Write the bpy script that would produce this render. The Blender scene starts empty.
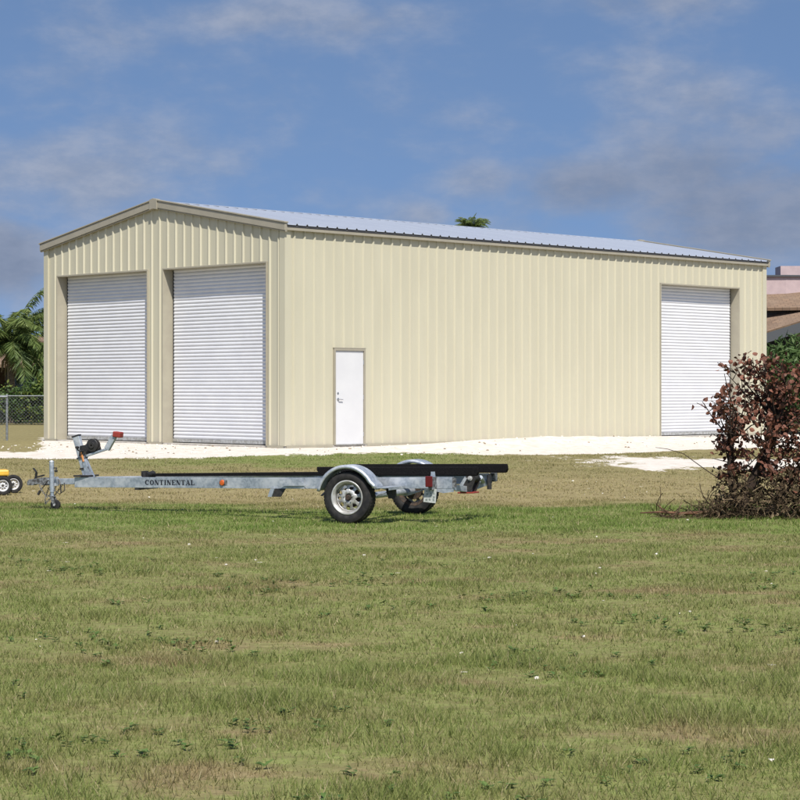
import bpy, bmesh, math, random
import numpy as np
from mathutils import Vector, Matrix, noise as mnoise
random.seed(7); rng = np.random.default_rng(11)
R = math.radians; PI = math.pi
sc = bpy.context.scene
COL = sc.collection

# ------------------------------------------------------------------ camera
CAMZ = 1.6; F = 2005.0; HY = 390.0            # F, HY in pixels of the 800 px wide photograph
cam = bpy.data.cameras.new('camera'); co = bpy.data.objects.new('camera', cam); COL.objects.link(co)
co.location = (0, 0, CAMZ); co.rotation_euler = (R(90), 0, 0)
cam.sensor_width = 36; cam.lens = F / 800 * 36; cam.shift_y = (HY - 400) / 800.0
cam.clip_start = 0.5; cam.clip_end = 6000
sc.camera = co

# ------------------------------------------------------------------ world, sun, exposure
SUN_EL, SUN_DX = 53.0, 0.20                   # sun stands behind the camera, a little to the right
sun_h = Vector((SUN_DX, -1, 0)).normalized()
sun_dir = Vector((sun_h.x * math.cos(R(SUN_EL)), sun_h.y * math.cos(R(SUN_EL)), math.sin(R(SUN_EL))))
sl = bpy.data.lights.new('sun', 'SUN'); sl.energy = 4.4; sl.angle = R(0.53); sl.color = (1.0, 0.955, 0.88)
so = bpy.data.objects.new('sun', sl); COL.objects.link(so)
so.rotation_euler = (-sun_dir).to_track_quat('-Z', 'Y').to_euler()
sc.view_settings.view_transform = 'Standard'; sc.view_settings.look = 'None'
sc.view_settings.exposure = 0.42; sc.view_settings.gamma = 1.0
sc.view_settings.use_curve_mapping = False

w = bpy.data.worlds.new('World'); sc.world = w; w.use_nodes = True
nt = w.node_tree; nt.nodes.clear()
def N_(nt, typ, **kw):
    n = nt.nodes.new(typ)
    for k, v in kw.items(): setattr(n, k, v)
    return n
def L_(nt, a, b): nt.links.new(a, b)
def math_(nt, op, a, b=None, c=None, clamp=False):
    n = N_(nt, 'ShaderNodeMath', operation=op, use_clamp=clamp)
    for i, v in enumerate((a, b, c)):
        if v is None: continue
        if isinstance(v, (int, float)): n.inputs[i].default_value = v
        else: L_(nt, v, n.inputs[i])
    return n.outputs[0]
def mix_(nt, fac, a, b, blend='MIX'):
    n = N_(nt, 'ShaderNodeMix', data_type='RGBA', blend_type=blend)
    for idx, v in ((0, fac), (6, a), (7, b)):
        s = n.inputs[idx]
        if isinstance(v, (int, float)): s.default_value = v
        elif isinstance(v, tuple): s.default_value = (*v, 1) if len(v) == 3 else v
        else: L_(nt, v, s)
    return n.outputs[2]
def noise_(nt, vec, scale, detail=4, rough=0.55, dist=0.0):
    n = N_(nt, 'ShaderNodeTexNoise'); n.inputs['Scale'].default_value = scale
    n.inputs['Detail'].default_value = detail; n.inputs['Roughness'].default_value = rough
    n.inputs['Distortion'].default_value = dist
    if vec is not None: L_(nt, vec, n.inputs['Vector'])
    return n.outputs['Fac']
def map_(nt, v, a, b, c=0.0, d=1.0, smooth=True):
    n = N_(nt, 'ShaderNodeMapRange'); n.interpolation_type = 'SMOOTHSTEP' if smooth else 'LINEAR'
    L_(nt, v, n.inputs[0])
    for i, x in zip((1, 2, 3, 4), (a, b, c, d)): n.inputs[i].default_value = x
    return n.outputs[0]
def scale_(nt, vec, s, loc=(0, 0, 0)):
    n = N_(nt, 'ShaderNodeMapping'); L_(nt, vec, n.inputs[0]); n.inputs['Scale'].default_value = s
    n.inputs['Location'].default_value = loc; return n.outputs[0]

tc = N_(nt, 'ShaderNodeTexCoord'); D = tc.outputs['Generated']
up = N_(nt, 'ShaderNodeVectorMath', operation='ADD'); L_(nt, D, up.inputs[0]); up.inputs[1].default_value = (0, 0, 0.30)
nm = N_(nt, 'ShaderNodeVectorMath', operation='NORMALIZE'); L_(nt, up.outputs[0], nm.inputs[0])
sky = N_(nt, 'ShaderNodeTexSky', sky_type='NISHITA'); sky.sun_disc = False
sky.sun_elevation = R(SUN_EL); sky.sun_rotation = math.atan2(sun_h.x, sun_h.y)
sky.air_density = 1.0; sky.dust_density = 0.5; sky.ozone_density = 2.0
L_(nt, nm.outputs[0], sky.inputs['Vector'])
# the sky's clouds, by direction: azimuth about the view and elevation
sep = N_(nt, 'ShaderNodeSeparateXYZ'); L_(nt, D, sep.inputs[0])
az = math_(nt, 'ARCTAN2', sep.outputs[0], sep.outputs[1]); el = math_(nt, 'ARCSINE', sep.outputs[2])
cv = N_(nt, 'ShaderNodeCombineXYZ'); L_(nt, az, cv.inputs[0]); L_(nt, math_(nt, 'MULTIPLY', el, 1.9), cv.inputs[1])
n1 = noise_(nt, cv.outputs[0], 11, 6, 0.52, 0.3)
n2 = noise_(nt, scale_(nt, cv.outputs[0], (1, 1, 1), (3.1, 1.7, 0)), 38, 5, 0.6)
nn = math_(nt, 'ADD', math_(nt, 'MULTIPLY', n1, 0.75), math_(nt, 'MULTIPLY', n2, 0.25))
bank = None; shade = None                                    # cloud banks: (azimuth, elevation, half sizes, weight) in degrees
for (a0, e0, sa, se, wt) in ((-9.4, 6.0, 2.8, 1.1, .32), (-11.3, 3.6, 1.6, 1.1, .30), (2.2, 5.9, 1.2, .7, .27), (0.6, 5.0, 1.0, .5, .22),
                             (5.4, 5.7, 3.0, 1.1, .24), (9.2, 5.3, 4.2, 2.6, .25), (11.0, 7.2, 1.8, .8, .12), (-3, 10.4, 3.5, .7, .18), (7, 10.9, 3, .6, .16), (3.5, 4.6, 3.0, .6, .16)):
    dx = math_(nt, 'MULTIPLY', math_(nt, 'SUBTRACT', az, R(a0)), 1 / R(sa))
    dy = math_(nt, 'MULTIPLY', math_(nt, 'SUBTRACT', el, R(e0)), 1 / R(se))
    r2 = math_(nt, 'ADD', math_(nt, 'MULTIPLY', dx, dx), math_(nt, 'MULTIPLY', dy, dy))
    g = math_(nt, 'MULTIPLY', math_(nt, 'EXPONENT', math_(nt, 'MULTIPLY', r2, -0.8)), wt)
    bank = g if bank is None else math_(nt, 'MAXIMUM', bank, g)
    if a0 > 5 or a0 < -11: shade = g if shade is None else math_(nt, 'MAXIMUM', shade, g)
dens = map_(nt, math_(nt, 'ADD', nn, bank), 0.46, 0.82, 0, 0.92)
skyc = mix_(nt, 1.0, sky.outputs[0], (0.956, 0.985, 1.03), 'MULTIPLY')
cloud = mix_(nt, map_(nt, n2, .3, .7), (2.1, 2.5, 3.4), (2.75, 3.1, 3.95))
cloud = mix_(nt, map_(nt, shade, .02, .3), cloud, mix_(nt, map_(nt, n2, .3, .7), (1.5, 1.85, 2.65), (1.9, 2.25, 3.1)))
final = mix_(nt, dens, skyc, cloud)
bg = N_(nt, 'ShaderNodeBackground'); L_(nt, final, bg.inputs[0]); bg.inputs[1].default_value = 0.10
wo = N_(nt, 'ShaderNodeOutputWorld'); L_(nt, bg.outputs[0], wo.inputs[0])

# ------------------------------------------------------------------ materials
def mat(name, color, rough=0.6, metal=0.0, spec=0.5, build=None):
    m = bpy.data.materials.new(name); m.use_nodes = True; t = m.node_tree
    b = t.nodes['Principled BSDF']; b.inputs['Base Color'].default_value = (*color, 1)
    b.inputs['Roughness'].default_value = rough; b.inputs['Metallic'].default_value = metal
    b.inputs['Specular IOR Level'].default_value = spec
    if build: build(t, b)
    return m
def obj_co(t): return N_(t, 'ShaderNodeTexCoord').outputs['Object']
def world_co(t): return N_(t, 'ShaderNodeNewGeometry').outputs['Position']
def bump(t, b, h, strength, dist=0.01):
    n = N_(t, 'ShaderNodeBump'); n.inputs['Strength'].default_value = strength; n.inputs['Distance'].default_value = dist
    L_(t, h, n.inputs['Height']); L_(t, n.outputs[0], b.inputs['Normal'])
def vary(c1, c2, scale, stretch=(1, 1, 1), lo=0.35, hi=0.65, bs=0.0, bd=0.01, detail=5, rvar=None):
    def f(t, b):
        v = scale_(t, obj_co(t), stretch); n = noise_(t, v, scale, detail, 0.6)
        c = mix_(t, map_(t, n, lo, hi), c1, c2); L_(t, c, b.inputs['Base Color'])
        if bs: bump(t, b, n, bs, bd)
        if rvar: L_(t, map_(t, n, 0.3, 0.7, rvar[0], rvar[1]), b.inputs['Roughness'])
    return f
def wall_build(t, b):
    p = obj_co(t)
    n = noise_(t, scale_(t, p, (1, 1, .18)), 2.2, 5, .6)
    c = mix_(t, map_(t, n, .3, .7), (.512, .481, .362), (.484, .454, .341))
    sp = N_(t, 'ShaderNodeSeparateXYZ'); L_(t, p, sp.inputs[0])
    d = noise_(t, p, 3.5, 6, .65)                                     # sand dust kicked up along the foot of the panels
    foot = math_(t, 'MULTIPLY', map_(t, sp.outputs[2], .05, .55, 1, 0), map_(t, d, .35, .7))
    c = mix_(t, math_(t, 'MULTIPLY', foot, .55), c, (.47, .42, .34)); L_(t, c, b.inputs['Base Color'])
    bump(t, b, noise_(t, scale_(t, p, (1, 1, .25)), 1.3, 3, .5), .25, .02)
M = {}
M['wall'] = mat('stone_paint', (.68, .62, .44), .42, 0, .4, wall_build)
M['trim'] = mat('tan_trim_paint', (.46, .41, .30), .4, 0, .4, vary((.33, .30, .235), (.30, .275, .215), 3))
M['jamb'] = mat('jamb_paint', (.58, .52, .38), .45, 0, .4, vary((.37, .34, .26), (.34, .31, .24), 3))
M['roofm'] = mat('galvalume_roof', (.75, .77, .80), .38, .55, .5, vary((.60, .63, .68), (.52, .55, .61), 1.5, (1, .3, 1), rvar=(.3, .45)))
M['gapshade'] = mat('dark_gap_shade', (.05, .05, .055), .8)  # near-black, puts the shade of narrow gaps into the colour
M['slat'] = mat('white_door_slat', (.80, .80, .82), .4, 0, .4, vary((.64, .645, .665), (.60, .605, .63), 2.0, (1, 1, 2)))
M['guideshade'] = mat('shaded_door_guide', (.045, .048, .052), .7, .2)  # guide darkened to paint in the shadowed gap beside the slats
M['white'] = mat('white_door_paint', (.80, .81, .82), .4, 0, .4, vary((.62, .62, .625), (.59, .59, .60), 1.6))
M['chrome'] = mat('satin_handle', (.6, .6, .6), .3, 1)
M['concrete'] = mat('slab_concrete', (.42, .40, .36), .9, 0, .2, vary((.46, .43, .39), (.34, .32, .28), 6, bs=.4))
def galv_build(t, b):
    p = obj_co(t)
    v = N_(t, 'ShaderNodeTexVoronoi'); v.inputs['Scale'].default_value = 38; L_(t, p, v.inputs['Vector'])
    sp = N_(t, 'ShaderNodeSeparateColor'); L_(t, v.outputs['Color'], sp.inputs[0])
    n = noise_(t, p, 4.5, 6, .65)
    c = mix_(t, sp.outputs[0], (.30, .34, .39), (.46, .50, .55))
    c = mix_(t, map_(t, n, .42, .68), c, (.60, .62, .64)); L_(t, c, b.inputs['Base Color'])
    L_(t, map_(t, n, .3, .7, .38, .62), b.inputs['Roughness'])
    bump(t, b, n, .12, .004)
M['galv'] = mat('galvanised_steel', (.45, .5, .55), .5, .55, .5, galv_build)
M['galv_dark'] = mat('weathered_zinc', (.2, .2, .2), .65, .4, .5, vary((.27, .28, .29), (.07, .065, .06), 30))
M['fencesteel'] = mat('dull_fence_steel', (.24, .26, .27), .6, .4, .4, vary((.27, .29, .30), (.19, .20, .21), 10))
M['blackmetal'] = mat('black_hardware', (.018, .018, .02), .5, .2, .5, vary((.02, .02, .022), (.045, .04, .036), 30))
M['carpet'] = mat('black_bunk_carpet', (.007, .007, .008), 1.0, 0, .05, vary((.006, .006, .007), (.016, .015, .015), 90, bs=.8, bd=.004))
M['rubber'] = mat('tyre_rubber', (.017, .017, .018), .75, 0, .25, vary((.015, .015, .016), (.032, .030, .028), 14))
M['rim'] = mat('silver_rim', (.5, .5, .48), .45, .4, .5, vary((.56, .56, .55), (.36, .35, .32), 14))
M['rust'] = mat('rusty_hub', (.10, .07, .05), .8, .2, .3, vary((.085, .055, .038), (.03, .028, .026), 40))
M['red'] = mat('red_lens', (.10, .008, .008), .25, 0, .5)
M['redrub'] = mat('red_rubber', (.26, .035, .025), .5)
M['amber'] = mat('amber_lens', (.55, .11, .02), .3, 0, .5)
M['ink'] = mat('black_lettering', (.012, .014, .022), .6)
M['plate'] = mat('plate_paint', (.66, .66, .60), .45, 0, .4, vary((.50, .51, .48), (.36, .38, .36), 30))
M['plateink'] = mat('plate_marks', (.20, .23, .21), .5)
M['yellow'] = mat('yellow_paint', (.72, .43, .045), .4, 0, .5, vary((.74, .45, .05), (.62, .36, .05), 8))
M['copper'] = mat('orange_strap', (.55, .22, .07), .7)
# vegetation: colour varies by a per-face value stored in the mesh
def leaf_mat(name, cols, rough=.55, spec=.3, trans=0.0):
    m = bpy.data.materials.new(name); m.use_nodes = True; t = m.node_tree; b = t.nodes['Principled BSDF']
    a = N_(t, 'ShaderNodeAttribute', attribute_name='rnd')
    r = N_(t, 'ShaderNodeValToRGB'); L_(t, a.outputs['Fac'], r.inputs[0])
    e = r.color_ramp.elements; e[0].color = (*cols[0], 1); e[1].color = (*cols[-1], 1)
    for i, c in enumerate(cols[1:-1], 1):
        q = e.new(i / (len(cols) - 1)); q.color = (*c, 1)
    L_(t, r.outputs[0], b.inputs['Base Color']); b.inputs['Roughness'].default_value = rough
    b.inputs['Specular IOR Level'].default_value = spec
    if trans:
        tr = N_(t, 'ShaderNodeBsdfTranslucent'); L_(t, r.outputs[0], tr.inputs[0])
        mx = N_(t, 'ShaderNodeMixShader'); mx.inputs[0].default_value = trans
        L_(t, b.outputs[0], mx.inputs[1]); L_(t, tr.outputs[0], mx.inputs[2])
        L_(t, mx.outputs[0], t.nodes['Material Output'].inputs[0])
    return m
M['palm'] = leaf_mat('palm_leaf', [(.045, .075, .022), (.095, .145, .038), (.15, .205, .055), (.23, .27, .09)], trans=.35)
M['hedge'] = leaf_mat('hedge_leaf', [(.02, .045, .012), (.045, .085, .02), (.08, .13, .03), (.20, .22, .04)], trans=.2)
M['greenbush'] = leaf_mat('green_leaf', [(.03, .055, .018), (.055, .10, .028), (.09, .15, .045), (.15, .21, .08)], trans=.25)
M['deadleaf'] = leaf_mat('dead_leaf', [(.065, .028, .018), (.135, .055, .034), (.22, .09, .058), (.34, .18, .135)], rough=.6, trans=.12)
M['twig'] = leaf_mat('dry_twig', [(.035, .024, .015), (.10, .07, .042), (.22, .165, .10)], rough=.9, spec=.1)
M['bark'] = mat('dark_bark', (.05, .036, .028), .9, 0, .1, vary((.065, .045, .034), (.03, .022, .018), 18, (1, 1, .3), bs=.6, bd=.01))
M['dryred'] = mat('dry_red_bark', (.14, .075, .045), .9, 0, .1, vary((.17, .09, .055), (.08, .045, .03), 14))
M['palmbark'] = mat('palm_bark', (.22, .18, .13), .9, 0, .1, vary((.27, .22, .16), (.13, .10, .075), 9, (1, 1, 3), bs=.7, bd=.02))
M['stalk'] = mat('palm_stalk', (.14, .17, .05), .6, 0, .3)
M['sheath'] = mat('dry_palm_sheath', (.36, .29, .19), .8, 0, .2)

def ground_color(t, p):
    """grass sward colour, shared by the soil sheet and the blades; p = world position"""
    sp = N_(t, 'ShaderNodeSeparateXYZ'); L_(t, p, sp.inputs[0])
    big = noise_(t, scale_(t, p, (.55, 1.3, 0)), .35, 4, .6, .4)
    med = noise_(t, scale_(t, p, (.8, 1, 0), (5, 2, 0)), 1.6, 5, .65)
    fine = noise_(t, scale_(t, p, (1, 1, 0)), 9, 4, .7)
    y = math_(t, 'ADD', sp.outputs[1], math_(t, 'MULTIPLY', math_(t, 'SUBTRACT', big, .5), 9.0))
    band = math_(t, 'MULTIPLY', map_(t, y, 21.3, 22.8), map_(t, y, 27.0, 28.4, 1, 0))            # the lusher strip the trailer stands on
    back = math_(t, 'MULTIPLY', map_(t, y, 36.0, 38.0), map_(t, sp.outputs[0], -6.5, -3.0))
    back = math_(t, 'MULTIPLY', back, map_(t, sp.outputs[0], 3.0, 0.0))
    tan_ = math_(t, 'MULTIPLY', map_(t, y, 27.6, 29.4), map_(t, y, 34.0, 36.5, 1, .25))
    fg = math_(t, 'MULTIPLY', map_(t, y, 22.8, 20.5), .50)
    green = math_(t, 'MAXIMUM', math_(t, 'MAXIMUM', math_(t, 'MULTIPLY', band, .80), fg), math_(t, 'MULTIPLY', back, .75))
    g = math_(t, 'ADD', green, math_(t, 'MULTIPLY', math_(t, 'SUBTRACT', med, .5), 1.3), clamp=True)
    g = math_(t, 'ADD', g, math_(t, 'MULTIPLY', math_(t, 'SUBTRACT', fine, .5), .7), clamp=True)
    dry = math_(t, 'ADD', math_(t, 'MULTIPLY', tan_, .62), math_(t, 'MULTIPLY', map_(t, med, .45, .72), .7), clamp=True)
    base = mix_(t, dry, (.245, .225, .095), (.37, .30, .155))
    bare = math_(t, 'MULTIPLY', map_(t, noise_(t, scale_(t, p, (.6, 1.2, 0), (9, 4, 0)), .9, 6, .68), .50, .66), map_(t, sp.outputs[1], 23, 21.5))
    base = mix_(t, math_(t, 'MULTIPLY', bare, .75), base, (.30, .215, .125)); g = math_(t, 'MULTIPLY', g, math_(t, 'SUBTRACT', 1.0, math_(t, 'MULTIPLY', bare, .8)))
    return mix_(t, g, base, (.160, .240, .050)), med, fine

def soil_build(t, b):
    p = world_co(t); gc, med, fine = ground_color(t, p)
    gc = mix_(t, map_(t, fine, .40, .66), mix_(t, .55, gc, (.13, .095, .05)), mix_(t, .22, gc, (.26, .20, .11)))
    a = N_(t, 'ShaderNodeAttribute', attribute_name='sand')
    n = noise_(t, scale_(t, p, (.8, .3, 1)), 2.2, 8, .72); n2 = noise_(t, p, 14, 5, .7)
    s = math_(t, 'ADD', a.outputs['Fac'], math_(t, 'ADD', math_(t, 'MULTIPLY', math_(t, 'SUBTRACT', n, .5), 2.0),
              math_(t, 'MULTIPLY', math_(t, 'SUBTRACT', n2, .5), .45)))
    s = map_(t, s, .44, .56)
    n3 = noise_(t, p, 4, 6, .7)
    sand = mix_(t, map_(t, n3, .35, .7), (.66, .615, .555), (.54, .48, .405))
    v = N_(t, 'ShaderNodeTexVoronoi'); v.inputs['Scale'].default_value = 9; L_(t, p, v.inputs['Vector'])
    peb = map_(t, v.outputs['Distance'], .05, .11, 1, 0)
    pm = math_(t, 'MULTIPLY', peb, map_(t, noise_(t, p, 1.7, 3), .5, .66))
    sand = mix_(t, pm, sand, (.34, .29, .23))
    # specks of the same fill scattered through the turf
    v2 = N_(t, 'ShaderNodeTexVoronoi'); v2.inputs['Scale'].default_value = 2.3; L_(t, p, v2.inputs['Vector'])
    sp = N_(t, 'ShaderNodeSeparateColor'); L_(t, v2.outputs['Color'], sp.inputs[0])
    speck = math_(t, 'MULTIPLY', map_(t, v2.outputs['Distance'], .05, .08, 1, 0), math_(t, 'GREATER_THAN', sp.outputs[0], .8))
    gc = mix_(t, speck, gc, (.6, .56, .48))
    L_(t, mix_(t, s, gc, sand), b.inputs['Base Color'])
    h = math_(t, 'ADD', math_(t, 'MULTIPLY', n3, 1.0), math_(t, 'MULTIPLY', n2, .5)); bump(t, b, h, .55, .05)
M['soil'] = mat('turf_and_sand', (.2, .18, .08), .95, 0, .1, soil_build)
def blade_build(t, b):
    p = world_co(t); gc, med, fine = ground_color(t, p)
    a = N_(t, 'ShaderNodeAttribute', attribute_name='rnd')
    c = mix_(t, map_(t, a.outputs['Fac'], 0, 1, 0, 1, False), mix_(t, 1., gc, (.80, .86, .74), 'MULTIPLY'), mix_(t, 1., gc, (1.28, 1.22, 1.22), 'MULTIPLY'))
    c = mix_(t, map_(t, a.outputs['Fac'], .92, .95), c, (.42, .36, .20)); L_(t, c, b.inputs['Base Color'])
    tr = N_(t, 'ShaderNodeBsdfTranslucent'); L_(t, c, tr.inputs[0])
    mx = N_(t, 'ShaderNodeMixShader'); mx.inputs[0].default_value = .4
    L_(t, b.outputs[0], mx.inputs[1]); L_(t, tr.outputs[0], mx.inputs[2]); L_(t, mx.outputs[0], t.nodes['Material Output'].inputs[0])
M['blade'] = mat('grass_blade', (.15, .16, .06), .6, 0, .25, blade_build)

# ------------------------------------------------------------------ object helpers
def tag(o, label=None, cat=None, group=None, kind=None):
    if label: o['label'] = label
    if cat: o['category'] = cat
    if group: o['group'] = group
    if kind: o['kind'] = kind
    return o
def empty(name, loc=(0, 0, 0), rot=(0, 0, 0), **kw):
    o = bpy.data.objects.new(name, None); COL.objects.link(o); o.location = loc; o.rotation_euler = rot
    o.empty_display_size = .2
    return tag(o, **kw)
def link(name, me, m=None, parent=None, loc=(0, 0, 0), rot=(0, 0, 0)):
    o = bpy.data.objects.new(name, me); COL.objects.link(o)
    if m is not None: me.materials.append(m)
    o.location = loc; o.rotation_euler = rot
    if parent: o.parent = parent
    return o
def fin(name, bm, m, parent=None, smooth=False, bevel=0.0, loc=(0, 0, 0), rot=(0, 0, 0)):
    bmesh.ops.recalc_face_normals(bm, faces=bm.faces)
    me = bpy.data.meshes.new(name); bm.to_mesh(me); bm.free()
    if smooth:
        for p in me.polygons: p.use_smooth = True
    o = link(name, me, m, parent, loc, rot)
    if bevel:
        b = o.modifiers.new('bevel', 'BEVEL'); b.width = bevel; b.segments = 2; b.limit_method = 'ANGLE'; b.angle_limit = R(40)
    if smooth:
        e = o.modifiers.new('split', 'EDGE_SPLIT'); e.split_angle = R(38)
    return o
def box(bm, x0, x1, y0, y1, z0, z1, rot=None, piv=None):
    vs = [bm.verts.new((x, y, z)) for x in (x0, x1) for y in (y0, y1) for z in (z0, z1)]
    for f in ((0, 1, 3, 2), (4, 6, 7, 5), (0, 4, 5, 1), (2, 3, 7, 6), (0, 2, 6, 4), (1, 5, 7, 3)): bm.faces.new([vs[i] for i in f])
    if rot is not None: bmesh.ops.rotate(bm, verts=vs, cent=piv or Vector(((x0+x1)/2, (y0+y1)/2, (z0+z1)/2)), matrix=rot)
    return vs
def beam(bm, a, b, wd, ht, up=(0, 0, 1)):
    """rectangular bar from a to b; ht along up, wd across"""
    a, b = Vector(a), Vector(b); d = (b - a).normalized(); u = Vector(up)
    s = d.cross(u).normalized(); u = s.cross(d).normalized()
    r = []
    for p in (a, b):
        r.append([bm.verts.new(p + s*i*wd/2 + u*j*ht/2) for i, j in ((-1, -1), (1, -1), (1, 1), (-1, 1))])
    bm.faces.new(r[0][::-1]); bm.faces.new(r[1])
    for i in range(4): bm.faces.new((r[0][i], r[0][(i+1) % 4], r[1][(i+1) % 4], r[1][i]))
def tube(bm, pts, rad, n=10, cap=True):
    pts = [Vector(p) for p in pts]; rings = []; prev = None
    for i, p in enumerate(pts):
        d = (pts[min(i+1, len(pts)-1)] - pts[max(i-1, 0)]).normalized()
        if prev is None:
            s = d.cross(Vector((0, 0, 1)));
            if s.length < .1: s = d.cross(Vector((1, 0, 0)))
        else: s = prev - d * prev.dot(d)
        s.normalize(); prev = s; u = d.cross(s)
        r = rad[i] if isinstance(rad, (list, tuple)) else rad
        rings.append([bm.verts.new(p + (s*math.cos(2*PI*k/n) + u*math.sin(2*PI*k/n))*r) for k in range(n)])
    for a, b in zip(rings, rings[1:]):
        for k in range(n): bm.faces.new((a[k], a[(k+1) % n], b[(k+1) % n], b[k]))
    if cap: bm.faces.new(rings[0][::-1]); bm.faces.new(rings[-1])
def lathe(bm, prof, axis='Y', n=40, c=(0, 0, 0), close=False):
    """prof: (radius, offset along axis)"""
    c = Vector(c); rings = []
    for r, h in prof:
        ring = []
        for k in range(n):
            a = 2*PI*k/n
            v = Vector((r*math.cos(a), h, r*math.sin(a))) if axis == 'Y' else (Vector((h, r*math.cos(a), r*math.sin(a))) if axis == 'X' else Vector((r*math.cos(a), r*math.sin(a), h)))
            ring.append(bm.verts.new(c + v))
        rings.append(ring)
    pr = list(zip(rings, rings[1:]))
    if close: pr.append((rings[-1], rings[0]))
    for a, b in pr:
        for k in range(n): bm.faces.new((a[k], a[(k+1) % n], b[(k+1) % n], b[k]))
    return rings
def prism(bm, poly, y0, y1, plane='XZ'):
    def v(p, h): return Vector((p[0], h, p[1])) if plane == 'XZ' else (Vector((h, p[0], p[1])) if plane == 'YZ' else Vector((p[0], p[1], h)))
    a = [bm.verts.new(v(p, y0)) for p in poly]; b = [bm.verts.new(v(p, y1)) for p in poly]
    bm.faces.new(a); bm.faces.new(b[::-1]); n = len(poly)
    for i in range(n): bm.faces.new((a[i], b[i], b[(i+1) % n], a[(i+1) % n]))
def mesh_np(name, V, quads, rnd=None, tri=False):
    """fast mesh from numpy; rnd = per-face value stored as 'rnd'"""
    k = 3 if tri else 4; me = bpy.data.meshes.new(name); nf = len(quads)
    me.vertices.add(len(V)); me.vertices.foreach_set('co', np.asarray(V, np.float32).ravel())
    me.loops.add(nf*k); me.loops.foreach_set('vertex_index', np.asarray(quads, np.int32).ravel())
    me.polygons.add(nf); me.polygons.foreach_set('loop_start', np.arange(nf, dtype=np.int32)*k)
    me.update(calc_edges=True)
    if rnd is not None:
        a = me.attributes.new('rnd', 'FLOAT', 'FACE'); a.data.foreach_set('value', np.asarray(rnd, np.float32))
    return me

# ------------------------------------------------------------------ building frame and terrain
BN = np.array([-2.55, 44.46]); BA = R(44.8)                  # near corner; long wall runs at 44.8 degrees
UX = np.array([math.cos(BA), math.sin(BA)]); UY = np.array([-math.sin(BA), math.cos(BA)])
BL, BW, SLAB = 18.288, 9.144, .336
def sstep(x, a, b):
    t = np.clip((x - a)/(b - a), 0, 1); return t*t*(3 - 2*t)
def fbm(x, y, s, seed=0):
    """cheap smooth value noise, -1..1"""
    r = np.zeros_like(x, dtype=float)
    for o in range(4):
        k = s*2**o; ph = seed*7.1 + o*3.7
        r += (np.sin(x*k*1.7 + ph + 1.3*np.sin(y*k*1.1 + ph*2)) * np.cos(y*k*1.9 - ph + 1.1*np.sin(x*k*.9 + ph)))*.5**o
    return r/1.6
def bdist(X, Y):
    dx = X - BN[0]; dy = Y - BN[1]
    a = dx*UX[0] + dy*UX[1]; b = dx*UY[0] + dy*UY[1]
    ox = np.maximum(np.maximum(-a, a - BL), 0); oy = np.maximum(np.maximum(-b, b - BW), 0)
    return np.hypot(ox, oy), a, b
# front edge of the sand fill, as distance from the camera for each bearing X/Y
EDGE_K = (np.array([-60, 0, 60, 120, 200, 280, 330, 400, 480, 560, 640, 700, 760, 860]) - 400)/F
EDGE_D = np.array([42, 41.2, 40.8, 41.0, 41.3, 41.5, 42.0, 43.2, 43.0, 43.4, 43.6, 43.4, 43.5, 43.0])
def terrain(X, Y):
    X = np.asarray(X, float); Y = np.asarray(Y, float)
    d, a, b = bdist(X, Y)
    z = .20*sstep(Y, 27, 42) + .11*np.exp(-(d/3.0)**2)
    # spoil heap of sand along the long wall
    heap = np.exp(-((a - 7.2)/4.2)**2)*np.exp(-((b + 1.3)/.9)**2)*.17 + np.exp(-((a - 12.2)/2.0)**2)*np.exp(-((b + 1.0)/.7)**2)*.05
    z = z + heap*(1 + .18*fbm(X, Y, 1.3, 2)) + .008*fbm(X, Y, 1.1, 5)*sstep(Y, 10, 20) + .02*fbm(X, Y, .25, 1)*sstep(np.abs(Y-25), 3, 8)
    inside = (a > -.02) & (a < BL + .02) & (b > -.02) & (b < BW + .02)
    return np.where(inside, SLAB - .12, z)
def sandmask(X, Y):
    X = np.asarray(X, float); Y = np.asarray(Y, float)
    d, a, b = bdist(X, Y); k = X/np.maximum(Y, 1)
    front = np.interp(k, EDGE_K, EDGE_D)
    m = sstep(Y, front - 1.7, front + 1.5)
    m *= 1 - sstep(d, 5.6, 7.2)                                         # sand lies only round the slab
    m *= 1 - sstep(-b, 4.8, 6.0)*(a < 11)
    m *= 1 - sstep(-k, .170, .188)*sstep(Y, 43.5, 46.5)                # turf creeps back at the far left
    # bare sandy patch in front of the far door
    p = np.exp(-(((X - 6.1)/2.7)**2)**1.6)*np.exp(-(((Y - 38.9)/2.9)**2)**1.6)*.84
    p2 = np.exp(-((X - 5.0)/2.8)**2)*np.exp(-((Y - 40.8)/2.6)**2)*.56
    return np.clip(np.maximum(np.maximum(m, p), p2), 0, 1)
def tz(x, y): return float(terrain(np.array([x]), np.array([y]))[0])

# ------------------------------------------------------------------ ground sheet
def axis(dense_a, dense_b, step, far_a, far_b):
    c = list(np.arange(dense_a, dense_b + 1e-6, step)); s = step; v = dense_b
    while v < far_b: s *= 1.35; v += s; c.append(v)
    s = step; v = dense_a
    while v > far_a: s *= 1.35; v -= s; c.insert(0, v)
    return np.array(c)
gx = axis(-18, 20, .14, -3000, 3000); gy = axis(3, 62, .14, -400, 4500)
GX, GY = np.meshgrid(gx, gy); GZ = terrain(GX, GY)
V = np.stack([GX.ravel(), GY.ravel(), GZ.ravel()], 1); nx, ny = len(gx), len(gy)
ii = (np.arange(ny-1)[:, None]*nx + np.arange(nx-1)[None]).ravel()
me = mesh_np('ground', V, np.stack([ii, ii+1, ii+1+nx, ii+nx], 1))
at = me.attributes.new('sand', 'FLOAT', 'POINT'); at.data.foreach_set('value', sandmask(GX, GY).ravel().astype(np.float32))
me.polygons.foreach_set('use_smooth', np.ones(len(me.polygons), bool))
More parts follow.
